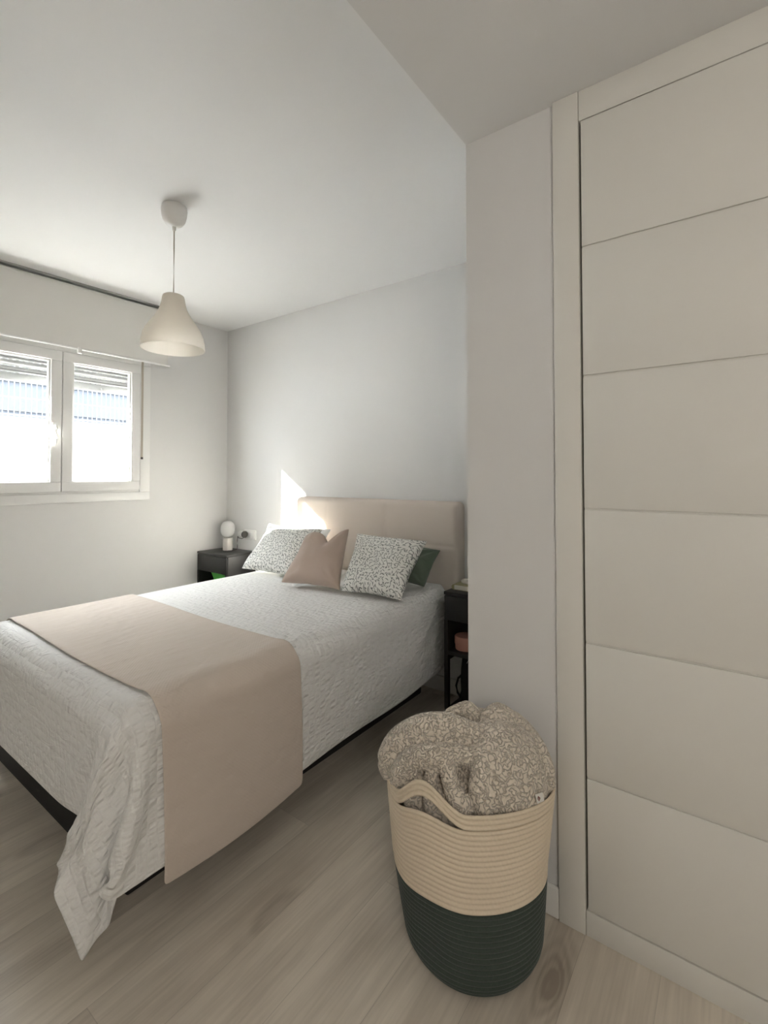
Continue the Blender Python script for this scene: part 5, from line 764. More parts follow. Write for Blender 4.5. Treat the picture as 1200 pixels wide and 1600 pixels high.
DATA_THROW = [
-5462,4,35,35,46,52,51,53,52,52,52,53,52,52,52,53,52,52,52,53,52,52,52,52,53,52,52,52,53,52,52,52,53,52,52,52,53,52,52,52,53,52,52,52,53,52,52,53,52,52,52,53,52,47,34,31,22,1,2,1,
2,2,3,2,3,3,3,4,4,5,5,4,1,1,-2,3,-3,3,-1,0,0,0,0,0,0,0,0,0,0,0,0,0,0,0,0,0,0,0,0,0,0,0,0,0,0,0,0,0,0,0,0,0,0,0,0,0,0,0,0,0,
0,0,0,0,0,0,0,0,4,0,-3,-1,0,1,0,0,-1,0,0,0,0,0,0,0,-1,0,0,-1,-6,8,0,-2,1,-1,1,-1,0,0,0,0,0,0,0,0,0,0,0,0,0,0,0,0,0,0,0,0,0,0,0,0,
0,0,0,0,0,0,0,0,0,0,0,1,-1,0,0,0,0,0,0,0,0,1,3,-1,-3,0,0,-1,0,0,1,0,0,0,0,0,0,-1,0,-1,0,1,-1,2,2,-2,-2,1,0,0,0,0,0,0,0,0,0,0,0,0,
0,0,0,0,0,1,-1,0,0,0,0,0,0,0,0,0,0,1,-1,0,0,1,-1,0,0,0,0,0,0,0,0,0,1,-1,0,-1,5,-2,-2,-1,0,1,0,0,-1,0,0,0,0,0,0,1,-1,0,0,-1,0,1,0,-1,
0,0,0,0,0,0,1,-1,0,0,0,0,0,0,0,0,0,0,0,0,0,0,0,1,-1,0,0,1,-1,0,0,0,0,0,0,0,0,0,0,0,0,0,0,0,0,0,0,0,0,0,4,-2,-3,1,0,0,-1,0,0,1,
0,0,0,0,0,-1,0,0,-1,0,0,0,-1,1,0,0,0,0,0,0,0,0,0,0,0,0,0,0,0,0,0,0,0,0,0,0,0,0,0,0,0,0,0,0,0,0,0,0,0,0,0,0,0,0,0,0,0,0,0,0,
0,0,0,0,3,-1,-3,1,-1,0,0,0,1,-1,0,0,0,0,0,0,0,-1,1,-1,-1,2,-3,3,-1,0,0,0,0,0,0,0,0,0,0,0,0,0,0,0,0,0,0,0,0,0,0,0,0,0,0,0,0,0,0,0,
0,0,0,0,0,0,0,0,0,0,1,-1,0,0,0,0,0,0,3,-2,-3,0,0,0,1,0,0,0,0,0,1,0,0,-1,0,0,-1,1,0,-1,1,0,0,0,0,0,0,0,0,0,0,0,1,-1,0,0,0,0,0,0,
0,0,0,0,0,0,0,0,0,0,0,0,0,0,0,0,0,0,0,0,0,0,0,0,0,0,0,0,0,0,0,0,2,-1,-4,1,0,0,1,0,-1,1,0,1,0,-1,0,0,0,0,0,-1,0,0,-1,3,-2,0,0,0,
0,0,0,0,0,0,0,0,0,0,0,0,0,0,0,0,0,0,0,0,0,0,0,0,0,0,0,0,0,0,0,0,0,0,1,-1,0,0,0,0,0,0,0,0,0,-1,3,-2,-2,0,1,0,-1,1,1,0,0,-1,0,0,
0,0,-1,0,0,1,0,-1,1,0,-1,1,0,0,0,1,-1,0,0,0,0,0,0,0,0,0,0,0,0,0,0,0,0,0,0,0,0,0,0,0,0,0,0,0,0,0,0,0,0,0,0,0,0,0,0,1,-1,0,0,1,
0,0,-1,0,0,0,0,0,-1,0,1,0,-1,1,-1,0,0,0,0,-1,0,0,0,0,0,0,0,0,0,0,0,0,0,0,0,0,0,0,0,0,0,0,0,0,0,0,0,0,0,0,0,0,0,0,0,0,0,0,1,-1,
0,0,0,0,0,0,0,0,0,0,0,0,0,0,0,0,0,0,0,0,0,-1,1,0,-1,0,1,-1,0,-1,1,-1,0,1,-1,1,0,1,-1,0,0,0,0,0,0,0,0,0,0,0,0,0,1,-1,0,0,0,0,0,0,
0,0,0,0,0,0,0,0,0,0,0,0,0,0,0,0,0,0,0,0,0,0,0,0,0,0,0,0,0,-1,1,-1,0,0,1,0,0,0,0,0,-1,0,0,0,-1,1,0,-1,0,0,0,-1,1,0,0,0,0,0,0,0,
0,0,0,0,0,0,0,0,0,0,0,0,0,0,0,0,0,0,0,0,0,0,1,-1,0,0,0,0,0,0,0,0,0,0,0,0,0,0,0,0,0,0,0,0,-1,1,0,0,-1,0,0,0,0,0,0,0,0,0,0,-1,
0,1,0,0,0,0,0,0,0,0,0,0,0,0,0,0,0,0,0,0,0,0,0,0,1,-1,0,0,0,0,0,0,1,-1,0,0,0,0,0,0,0,0,0,0,0,0,0,1,-1,0,0,0,0,0,0,0,-1,1,-1,0,
0,0,0,1,0,0,0,0,-1,0,-1,1,-1,1,0,0,0,0,0,0,0,0,0,0,0,0,0,0,0,0,0,0,0,0,0,0,0,0,0,0,0,0,1,-1,0,0,0,0,0,0,0,0,0,0,0,0,0,0,0,0,
0,0,0,0,0,0,0,0,0,0,-2,1,0,0,0,0,1,0,-1,0,0,0,0,0,0,-1,1,0,0,-1,0,0,0,0,0,0,0,0,0,0,0,0,0,0,0,0,0,0,0,0,0,0,0,0,0,0,0,0,0,0,
0,0,0,0,0,0,0,0,0,0,0,1,-1,0,0,0,0,0,0,0,0,0,0,0,-2,1,0,0,1,0,0,-1,1,0,-1,0,1,-1,0,0,0,-1,0,1,0,0,0,0,0,0,0,0,0,0,0,0,0,0,0,0,
0,0,0,0,0,0,0,0,0,0,0,0,0,0,0,0,0,0,0,0,0,0,0,0,0,0,0,0,0,0,0,0,1,-1,0,0,0,0,-3,2,0,1,-1,1,0,0,0,-1,1,-1,0,0,0,0,-1,1,0,0,0,0,
0,0,0,0,0,0,0,0,0,0,0,0,0,0,0,0,0,0,0,0,0,0,0,0,0,0,0,0,0,0,0,0,0,0,0,1,-1,0,0,0,0,0,0,0,0,0,0,0,0,0,0,0,-4,3,2,-1,0,0,-1,1,
-1,1,-1,1,-1,0,0,-1,1,-1,1,0,1,-1,0,-1,1,0,0,0,0,0,0,0,0,0,0,0,0,0,0,0,0,0,0,0,0,0,0,0,0,0,0,0,0,0,0,0,0,0,0,0,0,0,0,0,0,0,0,0,
0,0,0,0,0,0,-4,2,1,1,0,0,0,0,0,0,0,-1,0,0,0,0,0,0,0,0,1,-1,0,-1,1,0,0,0,0,0,0,0,0,0,0,0,0,0,0,0,0,0,0,0,0,0,0,0,0,0,0,0,0,0,
0,0,0,0,0,0,0,0,0,0,1,-1,0,0,0,0,0,0,0,0,-5,4,2,-1,1,-1,0,0,0,-1,0,0,0,0,0,0,-1,1,-1,0,0,0,0,-1,1,0,0,0,0,-1,1,0,0,0,0,0,0,0,0,0,
0,0,0,0,0,0,0,0,0,0,0,0,0,1,-1,0,0,0,0,0,0,0,0,0,0,0,0,0,0,0,0,0,0,-1,-3,2,3,0,-1,1,0,-1,0,0,0,0,-1,0,0,0,0,-1,1,0,1,-1,0,0,0,-1,
1,0,0,0,0,0,0,0,0,0,0,0,0,0,0,0,0,0,0,0,0,0,0,0,0,0,0,0,0,0,0,0,0,0,1,-1,0,0,0,0,0,1,-1,0,0,0,0,1,-6,2,6,-1,0,-2,0,0,0,-1,0,0,
0,0,-1,1,0,0,0,0,1484,3,2,2,2,1,1,0,1,0,0,-1,-1,-1,-1,-2,-2,-2,-2,-2,-3,-2,-3,-3,-2,-3,-3,-2,-2,-3,-2,-1,-2,-1,-1,-1,0,-1,1,0,1,1,1,1,2,2,2,3,2,3,2,3,
2,3,2,3,2,2,2,1,2,1,0,1,0,0,0,-1,-1,-1,-2,-2,-2,-2,52,0,0,0,0,0,0,1,-1,0,0,0,1,0,-1,1,0,0,0,-1,1,-1,0,1,-1,0,1,-1,0,1,0,-1,0,0,0,0,0,1,
-1,0,0,0,0,1,0,0,0,-1,0,0,1,-1,1,-1,1,-1,1,-1,0,1,-1,0,1,-1,0,0,0,0,0,0,1,0,0,-1,52,0,1,0,-1,1,-1,0,0,1,-1,1,-1,0,1,-1,0,0,0,1,-1,0,1,-1,
0,1,-1,1,-1,0,0,0,1,-1,0,1,-1,0,0,1,-1,0,1,-1,0,0,0,0,1,-1,0,0,0,1,-1,0,0,1,0,-1,0,0,0,1,0,0,-1,1,0,-1,0,0,0,1,53,0,-1,0,1,-1,1,-1,1,-1,
1,-1,0,0,0,0,1,0,-1,0,0,1,-1,0,1,-1,1,-1,1,-1,0,1,-1,1,0,-1,1,-1,1,-1,1,0,-1,1,-1,0,0,1,-1,1,-1,1,0,-1,0,1,-1,0,0,0,1,0,-1,0,0,0,1,-1,0,1,
-1,0,0,0,52,0,0,0,0,0,0,1,-1,0,0,1,0,0,-1,1,-1,0,1,-1,1,-1,1,0,-1,0,0,0,0,1,0,-1,0,0,0,0,0,1,-1,0,0,0,0,0,1,0,0,-1,0,0,1,-1,0,0,1,-1,
1,-1,0,1,-1,0,1,-1,0,0,0,0,0,0,1,0,0,-1,52,0,1,0,-1,1,-1,0,1,0,-1,0,0,0,1,-1,0,0,0,1,-1,1,-1,0,1,0,-1,1,-1,0,0,0,1,0,0,0,-1,0,0,1,-1,0,
1,-1,0,0,0,0,1,-1,0,1,-1,1,-1,1,-1,1,-1,0,0,0,0,1,0,0,-1,1,0,-1,0,0,0,1,53,0,-1,0,1,-1,1,0,-1,0,1,-1,1,-1,0,1,0,0,-1,0,1,-1,0,1,-1,0,1,-1,
1,0,0,0,-1,0,0,0,1,0,0,-1,1,0,-1,1,-1,0,0,1,-1,1,-1,0,1,-1,1,-1,0,0,1,-1,1,0,-1,0,0,0,1,-1,0,1,-1,0,0,0,52,0,0,0,0,0,0,0,0,0,0,1,-1,1,
-1,0,0,0,1,-1,0,0,1,-1,0,1,-1,1,-1,0,0,0,1,-1,0,0,0,0,0,0,0,0,0,0,1,0,0,-1,1,-1,1,-1,0,1,-1,0,0,0,0,1,-1,0,1,-1,1,-1,0,0,0,0,1,0,0,-1,
53,-1,1,0,-1,1,0,-1,1,0,0,-1,0,0,1,-1,0,0,0,1,-1,1,-1,0,1,-1,0,0,1,-1,0,1,-1,1,0,0,-1,0,0,1,0,0,0,-1,0,0,0,1,-1,0,0,1,-1,0,0,1,0,0,-1,0,
0,0,0,1,-1,1,-1,1,0,0,-1,0,0,1,52,1,-1,0,1,-1,0,1,-1,0,0,0,1,0,-1,1,0,0,0,-1,1,-1,0,1,-1,0,1,-1,0,1,0,-1,0,0,0,0,1,0,0,-1,0,0,0,1,-1,0,
1,-1,0,1,-1,0,1,-1,1,-1,0,0,1,-1,1,0,0,-1,0,0,1,-1,0,0,0,1,-1,0,53,-1,0,0,0,0,0,0,0,0,0,1,-1,0,1,-1,0,0,0,1,-1,0,1,-1,0,1,-1,1,-1,0,0,0,
1,-1,0,1,-1,0,0,1,-1,0,1,-1,1,0,-1,0,1,-1,1,-1,0,1,-1,0,0,0,0,1,-1,0,0,0,1,0,-1,0,0,0,1,-1,1,-1,52,1,0,0,-1,1,0,-1,1,0,0,-1,0,0,0,0,1,0,
-1,0,0,1,-1,0,1,-1,0,0,1,-1,0,1,-1,1,0,-1,0,0,0,0,1,0,-1,0,0,0,0,1,-1,1,-1,1,-1,0,0,1,0,0,0,-1,0,0,0,1,-1,0,1,0,0,0,-1,0,0,1,53,-1,0,0,
1,-1,0,1,-1,0,0,1,0,0,-1,1,-1,0,1,-1,1,-1,1,0,-1,0,1,-1,0,1,0,-1,0,0,0,0,1,0,0,-1,0,0,0,1,0,-1,1,-1,0,0,1,-1,1,-1,1,-1,0,0,0,0,1,0,0,-1,
0,0,0,0,0,0,0,1,-1,0,52,0,0,0,0,0,0,0,0,1,-1,0,0,0,1,-1,0,0,0,1,-1,1,-1,0,0,1,-1,1,-1,0,0,0,1,-1,0,1,-1,0,0,1,-1,0,1,-1,0,1,-1,0,1,-1,
0,1,-1,1,-1,0,0,0,0,1,-1,0,0,0,1,0,-1,1,0,-1,1,-1,1,0,53,0,0,0,-1,1,0,-1,1,-1,1,-1,1,-1,0,1,0,0,-1,0,1,-1,0,1,0,-1,1,-1,1,0,-1,1,-1,1,0,-1,
1,-1,1,-1,1,0,-1,0,0,0,0,1,-1,1,-1,0,0,0,1,0,0,0,0,-1,0,1,-1,1,-1,0,1,-1,0,1,-1,0,0,0,52,0,0,0,1,-1,0,1,-1,0,0,1,-1,1,-1,0,0,0,1,-1,0,0,
1,-1,0,1,-1,0,0,0,1,-1,1,-1,0,0,0,1,-1,0,0,0,0,1,0,0,0,-1,0,0,1,-1,1,-1,0,0,0,0,0,1,0,-1,1,-1,0,0,0,0,0,0,1,0,0,-1,52,1,0,-1,0,0,0,0,
1,0,0,-1,0,0,1,-1,0,0,0,1,-1,1,-1,0,1,-1,0,1,-1,0,0,0,0,1,0,0,-1,0,0,1,-1,0,1,-1,0,0,0,0,1,-1,0,1,-1,1,-1,1,0,0,-1,0,0,0,0,1,0,0,-1,1,
0,-1,0,0,0,1,53,-1,0,1,-1,1,0,-1,0,0,0,0,1,0,-1,1,0,0,0,-1,1,-1,0,1,-1,0,1,-1,1,0,0,0,-1,0,0,0,1,-1,1,-1,1,0,-1,1,-1,0,0,1,-1,1,-1,0,1,-1,
1,-1,0,0,1,-1,1,0,-1,0,0,0,1,-1,0,1,-1,0,0,0,52,0,0,0,1,-1,0,1,-1,0,0,1,-1,0,1,-1,0,0,0,1,-1,0,1,-1,0,1,-1,1,-1,0,0,0,1,-1,0,0,0,1,-1,0,
0,0,0,0,1,0,0,-1,1,-1,1,-1,0,0,0,0,0,0,0,1,-1,0,1,-1,1,0,-1,0,0,0,1,0,0,-1,53,0,0,0,-1,0,0,0,1,0,0,-1,0,0,0,0,1,0,-1,0,0,1,-1,0,1,-1,
0,0,1,-1,0,1,-1,1,0,0,-1,0,0,1,0,0,0,-1,0,0,0,0,0,0,0,1,-1,1,-1,0,1,0,-1,0,0,0,0,1,-1,0,1,0,0,0,-1,0,0,1,52,0,0,0,0,1,0,0,-1,0,0,1,
0,0,-1,1,-1,0,1,-1,1,-1,0,1,-1,0,1,-1,0,1,0,-1,0,0,0,0,1,0,0,-1,0,0,0,1,-1,0,1,0,-1,1,-1,0,1,-1,1,0,-1,0,1,-1,1,0,0,-1,0,0,0,0,0,0,0,1,
0,-1,52,1,-1,0,1,-1,0,0,0,1,-1,0,0,0,1,-1,0,0,0,1,-1,1,0,-1,0,1,-1,1,-1,0,0,0,1,-1,0,1,-1,0,0,0,0,0,0,0,1,0,-1,0,1,-1,1,-1,0,1,-1,0,0,0,
0,1,-1,0,0,1,0,0,-1,1,0,-1,1,-1,0,1,1192,52,40,38,25,9,-8,-2,0,0,0,0,0,0,0,0,0,0,0,0,0,0,0,0,0,1,0,0,0,1,0,0,0,0,1,0,0,0,0,0,0,-1,0,0,
-1,0,-1,0,0,0,2,6,-5,-23,-40,-42,-48,-52,-52,-53,-52,-52,-52,-53,-52,-52,-52,-52,-52,-52,-52,-52,-52,-53,-1,0,1,-2,2,0,0,0,0,0,0,0,0,0,0,0,0,0,0,0,0,0,0,0,0,-1,0,0,0,-1,
0,0,0,0,-1,0,0,0,0,0,0,1,0,0,1,0,1,0,0,0,-1,0,0,2,-6,0,0,-1,-1,1,0,0,-1,1,0,0,0,0,0,0,0,0,-1,1,0,-2,0,2,-1,1,-1,1,0,0,0,0,0,0,0,0,
0,0,0,0,0,0,0,0,0,0,0,0,0,0,0,0,0,0,0,0,0,0,0,0,0,0,0,0,0,0,0,0,0,0,0,0,0,0,-4,-1,-2,1,0,0,0,0,0,0,0,0,0,0,0,0,-1,0,1,0,-1,-1,
-2,3,1,-1,1,0,0,0,0,0,0,0,0,0,0,0,0,0,0,0,0,0,0,0,0,0,0,0,0,0,0,0,0,0,0,0,0,0,0,0,0,0,0,0,0,0,0,0,0,0,0,-1,-3,-1,-1,0,0,0,0,0,
1,-1,0,0,0,0,0,0,1,0,-1,0,-1,0,0,0,1,-1,1,0,0,0,0,0,0,0,0,0,0,0,0,0,0,0,0,0,0,0,0,0,0,0,0,0,0,0,0,0,0,0,0,0,0,0,0,0,0,0,0,0,
0,0,1,0,-1,0,-4,-1,0,-1,1,0,-1,0,0,1,0,0,-1,0,0,0,0,0,1,0,-1,0,2,-2,0,-1,2,0,0,0,0,0,0,0,0,0,0,0,0,0,0,0,0,0,0,0,0,0,0,0,0,0,0,0,
0,0,0,0,0,0,0,0,0,0,0,0,0,0,0,0,0,1,-2,1,-4,-1,0,0,0,0,1,-1,0,0,0,0,1,-1,0,0,0,0,0,0,0,-1,1,-1,1,-1,1,0,0,0,0,0,0,0,0,0,0,0,0,0,
0,0,0,0,0,0,0,0,0,0,0,0,0,0,0,0,0,0,0,0,0,0,0,0,0,0,0,0,0,0,0,0,1,-2,-2,-1,-1,1,0,-1,0,1,0,0,-1,0,0,1,0,0,0,0,-1,0,-1,1,0,-2,2,-1,
1,0,0,0,0,0,0,0,0,0,0,0,0,0,0,0,0,0,0,0,0,0,0,0,0,0,0,0,0,0,0,0,0,0,0,0,0,0,0,0,0,0,0,0,0,0,0,0,-2,-1,-1,0,0,1,0,-1,0,0,1,0,
0,-1,0,0,0,0,1,0,0,0,0,-2,2,-1,1,0,0,0,0,0,0,0,0,0,0,0,0,0,0,0,0,0,0,0,0,0,0,0,0,0,0,0,0,0,0,0,0,0,0,0,0,0,0,0,0,0,0,0,0,0,
0,-1,-2,0,1,-1,0,0,0,0,0,0,0,0,0,1,0,-1,0,0,0,0,0,0,0,0,0,-1,1,0,0,0,0,0,0,0,0,0,0,0,0,0,0,0,0,0,0,0,0,0,0,0,0,0,0,0,0,0,0,0,
0,0,0,0,0,0,0,0,0,0,0,0,0,0,0,1,-2,-1,0,0,0,0,0,0,0,0,0,0,0,0,-1,1,0,0,0,0,0,0,0,-1,1,-2,1,1,0,0,0,0,0,0,0,0,0,0,0,0,0,0,0,0,
0,0,0,0,0,0,0,0,0,0,0,0,0,0,0,0,0,0,0,0,0,0,0,0,0,0,0,0,0,0,-1,0,-1,1,0,0,0,0,0,0,0,0,0,-1,1,0,0,0,0,0,0,0,0,0,0,0,0,0,0,0,
0,0,0,0,0,0,0,0,0,0,0,0,0,0,0,0,0,0,0,0,0,0,0,0,0,0,0,0,0,0,0,0,0,0,0,0,0,0,0,0,0,-1,1,-1,1,0,0,0,0,0,-1,1,0,0,0,-1,0,1,0,0,
0,0,-1,0,0,0,0,1,-1,0,0,0,0,0,0,0,0,0,0,0,0,0,0,0,0,0,0,0,0,0,0,0,0,0,0,0,0,0,0,0,0,0,0,0,0,0,0,0,0,0,0,0,0,0,0,0,0,0,0,1,
0,0,-1,0,1,0,0,-1,0,1,0,0,0,0,-1,0,1,0,0,0,0,0,0,0,0,0,0,0,0,0,0,0,0,0,0,0,0,0,0,0,0,0,0,0,0,0,0,0,0,0,0,0,0,0,0,0,0,0,0,0,
0,0,0,0,0,0,0,0,0,0,0,0,2,-1,0,0,1,0,0,-1,0,1,0,0,0,-1,0,0,1,0,-1,0,0,-1,1,0,0,0,0,0,0,0,0,0,0,0,0,0,0,0,0,0,0,0,0,0,0,0,0,0,
0,0,0,0,0,0,0,0,0,0,0,0,0,0,0,0,0,0,0,0,0,0,0,-1,1,0,1,2,0,0,-1,0,0,1,0,-1,0,0,0,1,0,-1,0,0,1,0,0,0,0,-1,1,1,-1,0,0,0,0,0,0,0,
0,0,0,0,0,0,0,0,0,0,0,0,0,0,0,0,0,0,0,0,0,0,0,0,0,0,0,0,0,0,0,0,0,0,0,0,-1,1,0,0,3,0,0,0,0,0,0,0,0,0,0,0,0,0,0,0,0,0,0,0,
0,0,0,1,-1,0,0,0,0,0,0,0,0,0,0,0,0,0,0,0,0,0,0,0,0,0,0,0,0,0,0,0,0,0,0,0,0,0,0,0,0,0,0,0,0,0,0,0,0,0,1,0,-1,0,3,1,0,0,0,0,
0,0,-1,1,0,0,0,0,-1,1,0,0,0,0,0,0,0,-1,1,-1,1,0,0,0,0,0,0,0,0,0,0,0,0,0,0,0,0,0,0,0,0,0,0,0,0,0,0,0,0,0,0,0,0,0,0,0,0,0,0,0,
0,0,0,0,0,0,0,0,3,1,0,0,1,0,-1,0,1,0,0,-1,0,0,1,0,-1,0,0,0,0,1,-1,2,-3,1,0,0,0,0,0,0,0,0,0,0,0,0,0,0,0,0,0,0,0,0,0,0,0,0,0,0,
0,0,0,0,0,0,0,0,0,0,0,0,0,0,0,0,0,0,0,1,-1,0,3,2,0,0,0,0,0,0,0,0,0,0,0,0,0,0,0,0,0,0,0,0,0,1,0,-1,0,0,0,0,0,0,0,0,0,0,0,0,
0,0,0,0,0,0,0,0,0,0,0,0,0,0,0,0,0,0,0,0,0,0,0,0,0,0,0,0,0,0,0,0,0,0,0,0,4,1,1,-1,0,0,1,-1,0,0,0,1,-1,0,0,0,1,0,-1,0,-1,1,0,0,
-1,2,-1,0,0,0,0,0,0,0,0,0,0,0,0,0,0,0,0,0,0,0,0,0,0,0,0,0,0,0,0,0,0,0,0,0,0,0,0,0,0,0,0,0,0,0,1,0,-1,-1,4,3,-1,1,0,0,-1,1,0,0,
-1,0,1,0,0,-1,0,0,1,0,0,0,0,1,-1,2,-2,0,0,0,0,0,0,0,0,0,0,0,0,0,0,0,0,0,0,0,0,0,0,0,0,0,0,0,0,0,0,0,0,0,0,0,0,0,0,0,0,0,0,0,
-1,0,1,0,4,0,2,0,0,-1,1,0,0,-1,1,0,0,0,-1,1,0,0,0,-1]

# ------------------------------------------------------------------ bed
bed = thing('bed', 'double bed with beige upholstered headboard and black base', 'bed', (-2.04, 1.6, 0))
b = bmesh.new(); bx(b, -2.775, -1.56, .750, 2.48, .0, .362, bev=.008, seg=3); obj('base', b, M_base, bed)
def headboard():
    x0, x1, z0, z1, y0, y1 = -2.675, -1.320, .30, 1.158, 2.492, 2.584
    nx, nz = 150, 96; P = np.zeros((nz, nx, 3)); seams = (-2.355, -1.845); hz = .895
    for j in range(nz):
        for i in range(nx):
            x = x0+(x1-x0)*i/(nx-1); z = z0+(z1-z0)*j/(nz-1)
            d = min(x-x0, x1-x, z1-z)
            e = .032; r = max(0, 1-d/e); yy = y0+.030*(1-math.sqrt(max(0, 1-r*r)))
            if min(x-x0, x1-x) < e and z1-z < e:
                cx = e-min(x-x0, x1-x); cz = e-(z1-z); rr_ = min(1, math.hypot(cx, cz)/e); yy = y0+.030*(1-math.sqrt(max(0, 1-rr_*rr_)))
                if math.hypot(cx, cz) > e:
                    k = e/math.hypot(cx, cz); sx = 1 if x < (x0+x1)/2 else -1
                    x = (x0+e-cx*k) if sx == 1 else (x1-e+cx*k); z = z1-e+cz*k
            for k_, (s, a) in enumerate(((seams[0], .0022), (seams[1], .007))):
                yy += a*math.exp(-((x-s)/.010)**2)
            yy += .006*math.exp(-((z-hz)/.009)**2)
            yy -= .004*math.sin(PI*min(1, max(0, (z-hz)/(z1-hz))))
            P[j, i] = (x, yy, z)
    bm = bmesh.new(); V = [[bm.verts.new(P[j, i]) for i in range(nx)] for j in range(nz)]
    for j in range(nz-1):
        for i in range(nx-1): bm.faces.new((V[j][i], V[j][i+1], V[j+1][i+1], V[j+1][i]))
    be = [V[0][i] for i in range(nx)]+[V[j][nx-1] for j in range(1, nz)]+[V[nz-1][i] for i in range(nx-2, -1, -1)]+[V[j][0] for j in range(nz-2, 0, -1)]
    B2 = [bm.verts.new((v.co.x, y1, v.co.z)) for v in be]; n = len(be)
    for k in range(n): bm.faces.new((be[k], B2[k], B2[(k+1) % n], be[(k+1) % n]))
    bm.faces.new(B2[::-1]); bmesh.ops.recalc_face_normals(bm, faces=bm.faces[:]); return bm
obj('headboard', headboard(), M_head, bed, True, 50)
mt = obj('mattress', box(-2.70, -1.385, .655, 2.485, .362, .645, bev=.045, seg=6), M_sheet, bed)
mt['label'] = 'white sheeted mattress'

CV = decode(DATA_COVER, (74, 76))
xs = np.linspace(0, 2.12, 76); ys = np.linspace(0, 2.16, 74)
o = obj('bedspread', grid_bm(CV, lambda a, b: (xs[b], ys[a])), M_cover, None, True, 180)
md = o.modifiers.new('thick', 'SOLIDIFY'); md.thickness = .004; md.offset = 0
md = o.modifiers.new('sub', 'SUBSURF'); md.levels = md.render_levels = 2
tag(o, 'white crinkled bedspread hanging over the sides and foot of the bed', 'bedspread')
TV = decode(DATA_THROW, (22, 74))
xt = np.linspace(0, 1.9, 74); yt = np.linspace(0, .55, 22)
o = obj('throw_blanket', grid_bm(TV, lambda a, b: (xt[b], yt[a])), M_throw, None, True, 180)
md = o.modifiers.new('thick', 'SOLIDIFY'); md.thickness = .006; md.offset = 0
md = o.modifiers.new('sub', 'SUBSURF'); md.levels = md.render_levels = 2
tag(o, 'beige throw blanket laid across the foot half of the white bedspread', 'throw blanket')

# cushions: two panels sewn along the edge, laid out between four corners
def cushion(name, BL, BR, TL, TR, thick, mat, label, cat, size=(.45, .45), chop=0, n=40, seed=0, group=None, wr=1.0, piping=False):
    BL, BR, TL, TR = map(Vector, (BL, BR, TL, TR)); nrm = (BR-BL).cross(TL-BL).normalized()
    c0 = (BL+BR+TL+TR)/4
    rng = random.Random(seed); off = Vector((rng.random()*9, rng.random()*9, seed*1.7))
    bm = bmesh.new(); uvl = bm.loops.layers.uv.new('UVMap'); V = {}
    def pos(i, j, s):
        u = i/n*2-1; v = j/n*2-1
        # edges bow inwards between the corners, corners stay pointed
        bu = 1-.10*(1-v*v)**1.0; bv = 1-.10*(1-u*u)**1.0
        uu_, vv_ = u*bu, v*bv
        a = (1-abs(u)**2.6); c = (1-abs(v)**2.6)
        h = thick/2*(max(a, 0)*max(c, 0))**.46
        nz = noise.noise(Vector((u*1.6, v*1.6, s*3))+off)*.012+noise.noise(Vector((u*3.4, v*3.4, s*5))+off)*.006
        ang = math.atan2(1-abs(v), 1-abs(u)+1e-6); rad = math.hypot(1-abs(v), 1-abs(u))
        pk = math.sin(ang*9+seed)*.0045*math.exp(-((rad-.45)/.35)**2)
        edge = (1-u**8)*(1-v**8)
        h += (nz+pk)*wr*edge
        if chop:
            d = math.exp(-((u-.30)/.32)**2)
            if v > -.4: vv_ -= chop*d*((v+.4)/1.4)**1.6
            h += -.02*d*max(0, v)*edge+.016*math.exp(-((abs(u)-.42)/.18)**2)*max(0, v+.1)*edge
        s_ = (uu_+1)/2; t_ = (vv_+1)/2
        p_ = BL.lerp(BR, s_).lerp(TL.lerp(TR, s_), t_)
        return p_+nrm*h*s
    for s in (1, -1):
        for j in range(n+1):
            for i in range(n+1):
                e = i in (0, n) or j in (0, n)
                if e and s == -1: V[i, j, -1] = V[i, j, 1]; continue
                V[i, j, s] = bm.verts.new(pos(i, j, s))
        for j in range(n):
            for i in range(n):
                q = ((i, j), (i+1, j), (i+1, j+1), (i, j+1))
                if s < 0: q = q[::-1]
                f = bm.faces.new([V[a, b, s] for a, b in q])
                for l, (a, b) in zip(f.loops, q): l[uvl].uv = (a/n*size[0]+(0 if s > 0 else 1), b/n*size[1])
    o = obj(name, bm, mat, None, True, 80)
    md = o.modifiers.new('sub', 'SUBSURF'); md.levels = md.render_levels = 1
    return tag(o, label, cat, group)
cushion('pillow', (-2.93, 2.27, .700), (-2.24, 2.27, .700), (-2.88, 2.41, .955), (-2.24, 2.42, .950), .11, M_pilw, 'white sleeping pillow leaning on the headboard behind the left leaf cushion', 'pillow', (.65, .4), seed=2)
cushion('cushion', (-2.706, 2.03, .690), (-2.17, 2.03, .690), (-2.735, 2.29, .935), (-2.215, 2.31, .965), .14, M_leaf, 'left leaf-patterned white cushion, sunlit, behind the taupe cushion', 'cushion', (.56, .42), seed=3, group='leaf print cushions')
cushion('cushion', (-2.165, 1.90, .690), (-1.751, 1.960, .690), (-2.17, 2.14, .955), (-1.850, 2.15, 1.005), .15, M_taupe, 'plain taupe cushion with a dented top in the middle of the row', 'cushion', (.42, .42), chop=.46, seed=5)
cushion('cushion', (-1.745, 1.955, .690), (-1.361, 1.975, .690), (-1.877, 2.250, .965), (-1.400, 2.300, .950), .15, M_leaf, 'right leaf-patterned white cushion in front of the green cushion', 'cushion', (.45, .45), seed=7, group='leaf print cushions')
cushion('cushion', (-1.74, 2.28, .700), (-1.40, 2.26, .700), (-1.75, 2.43, .93), (-1.385, 2.42, .885), .11, M_greenp, 'dark green velvety cushion mostly hidden at the right end of the bed', 'cushion', (.42, .38), seed=9, wr=1.6)

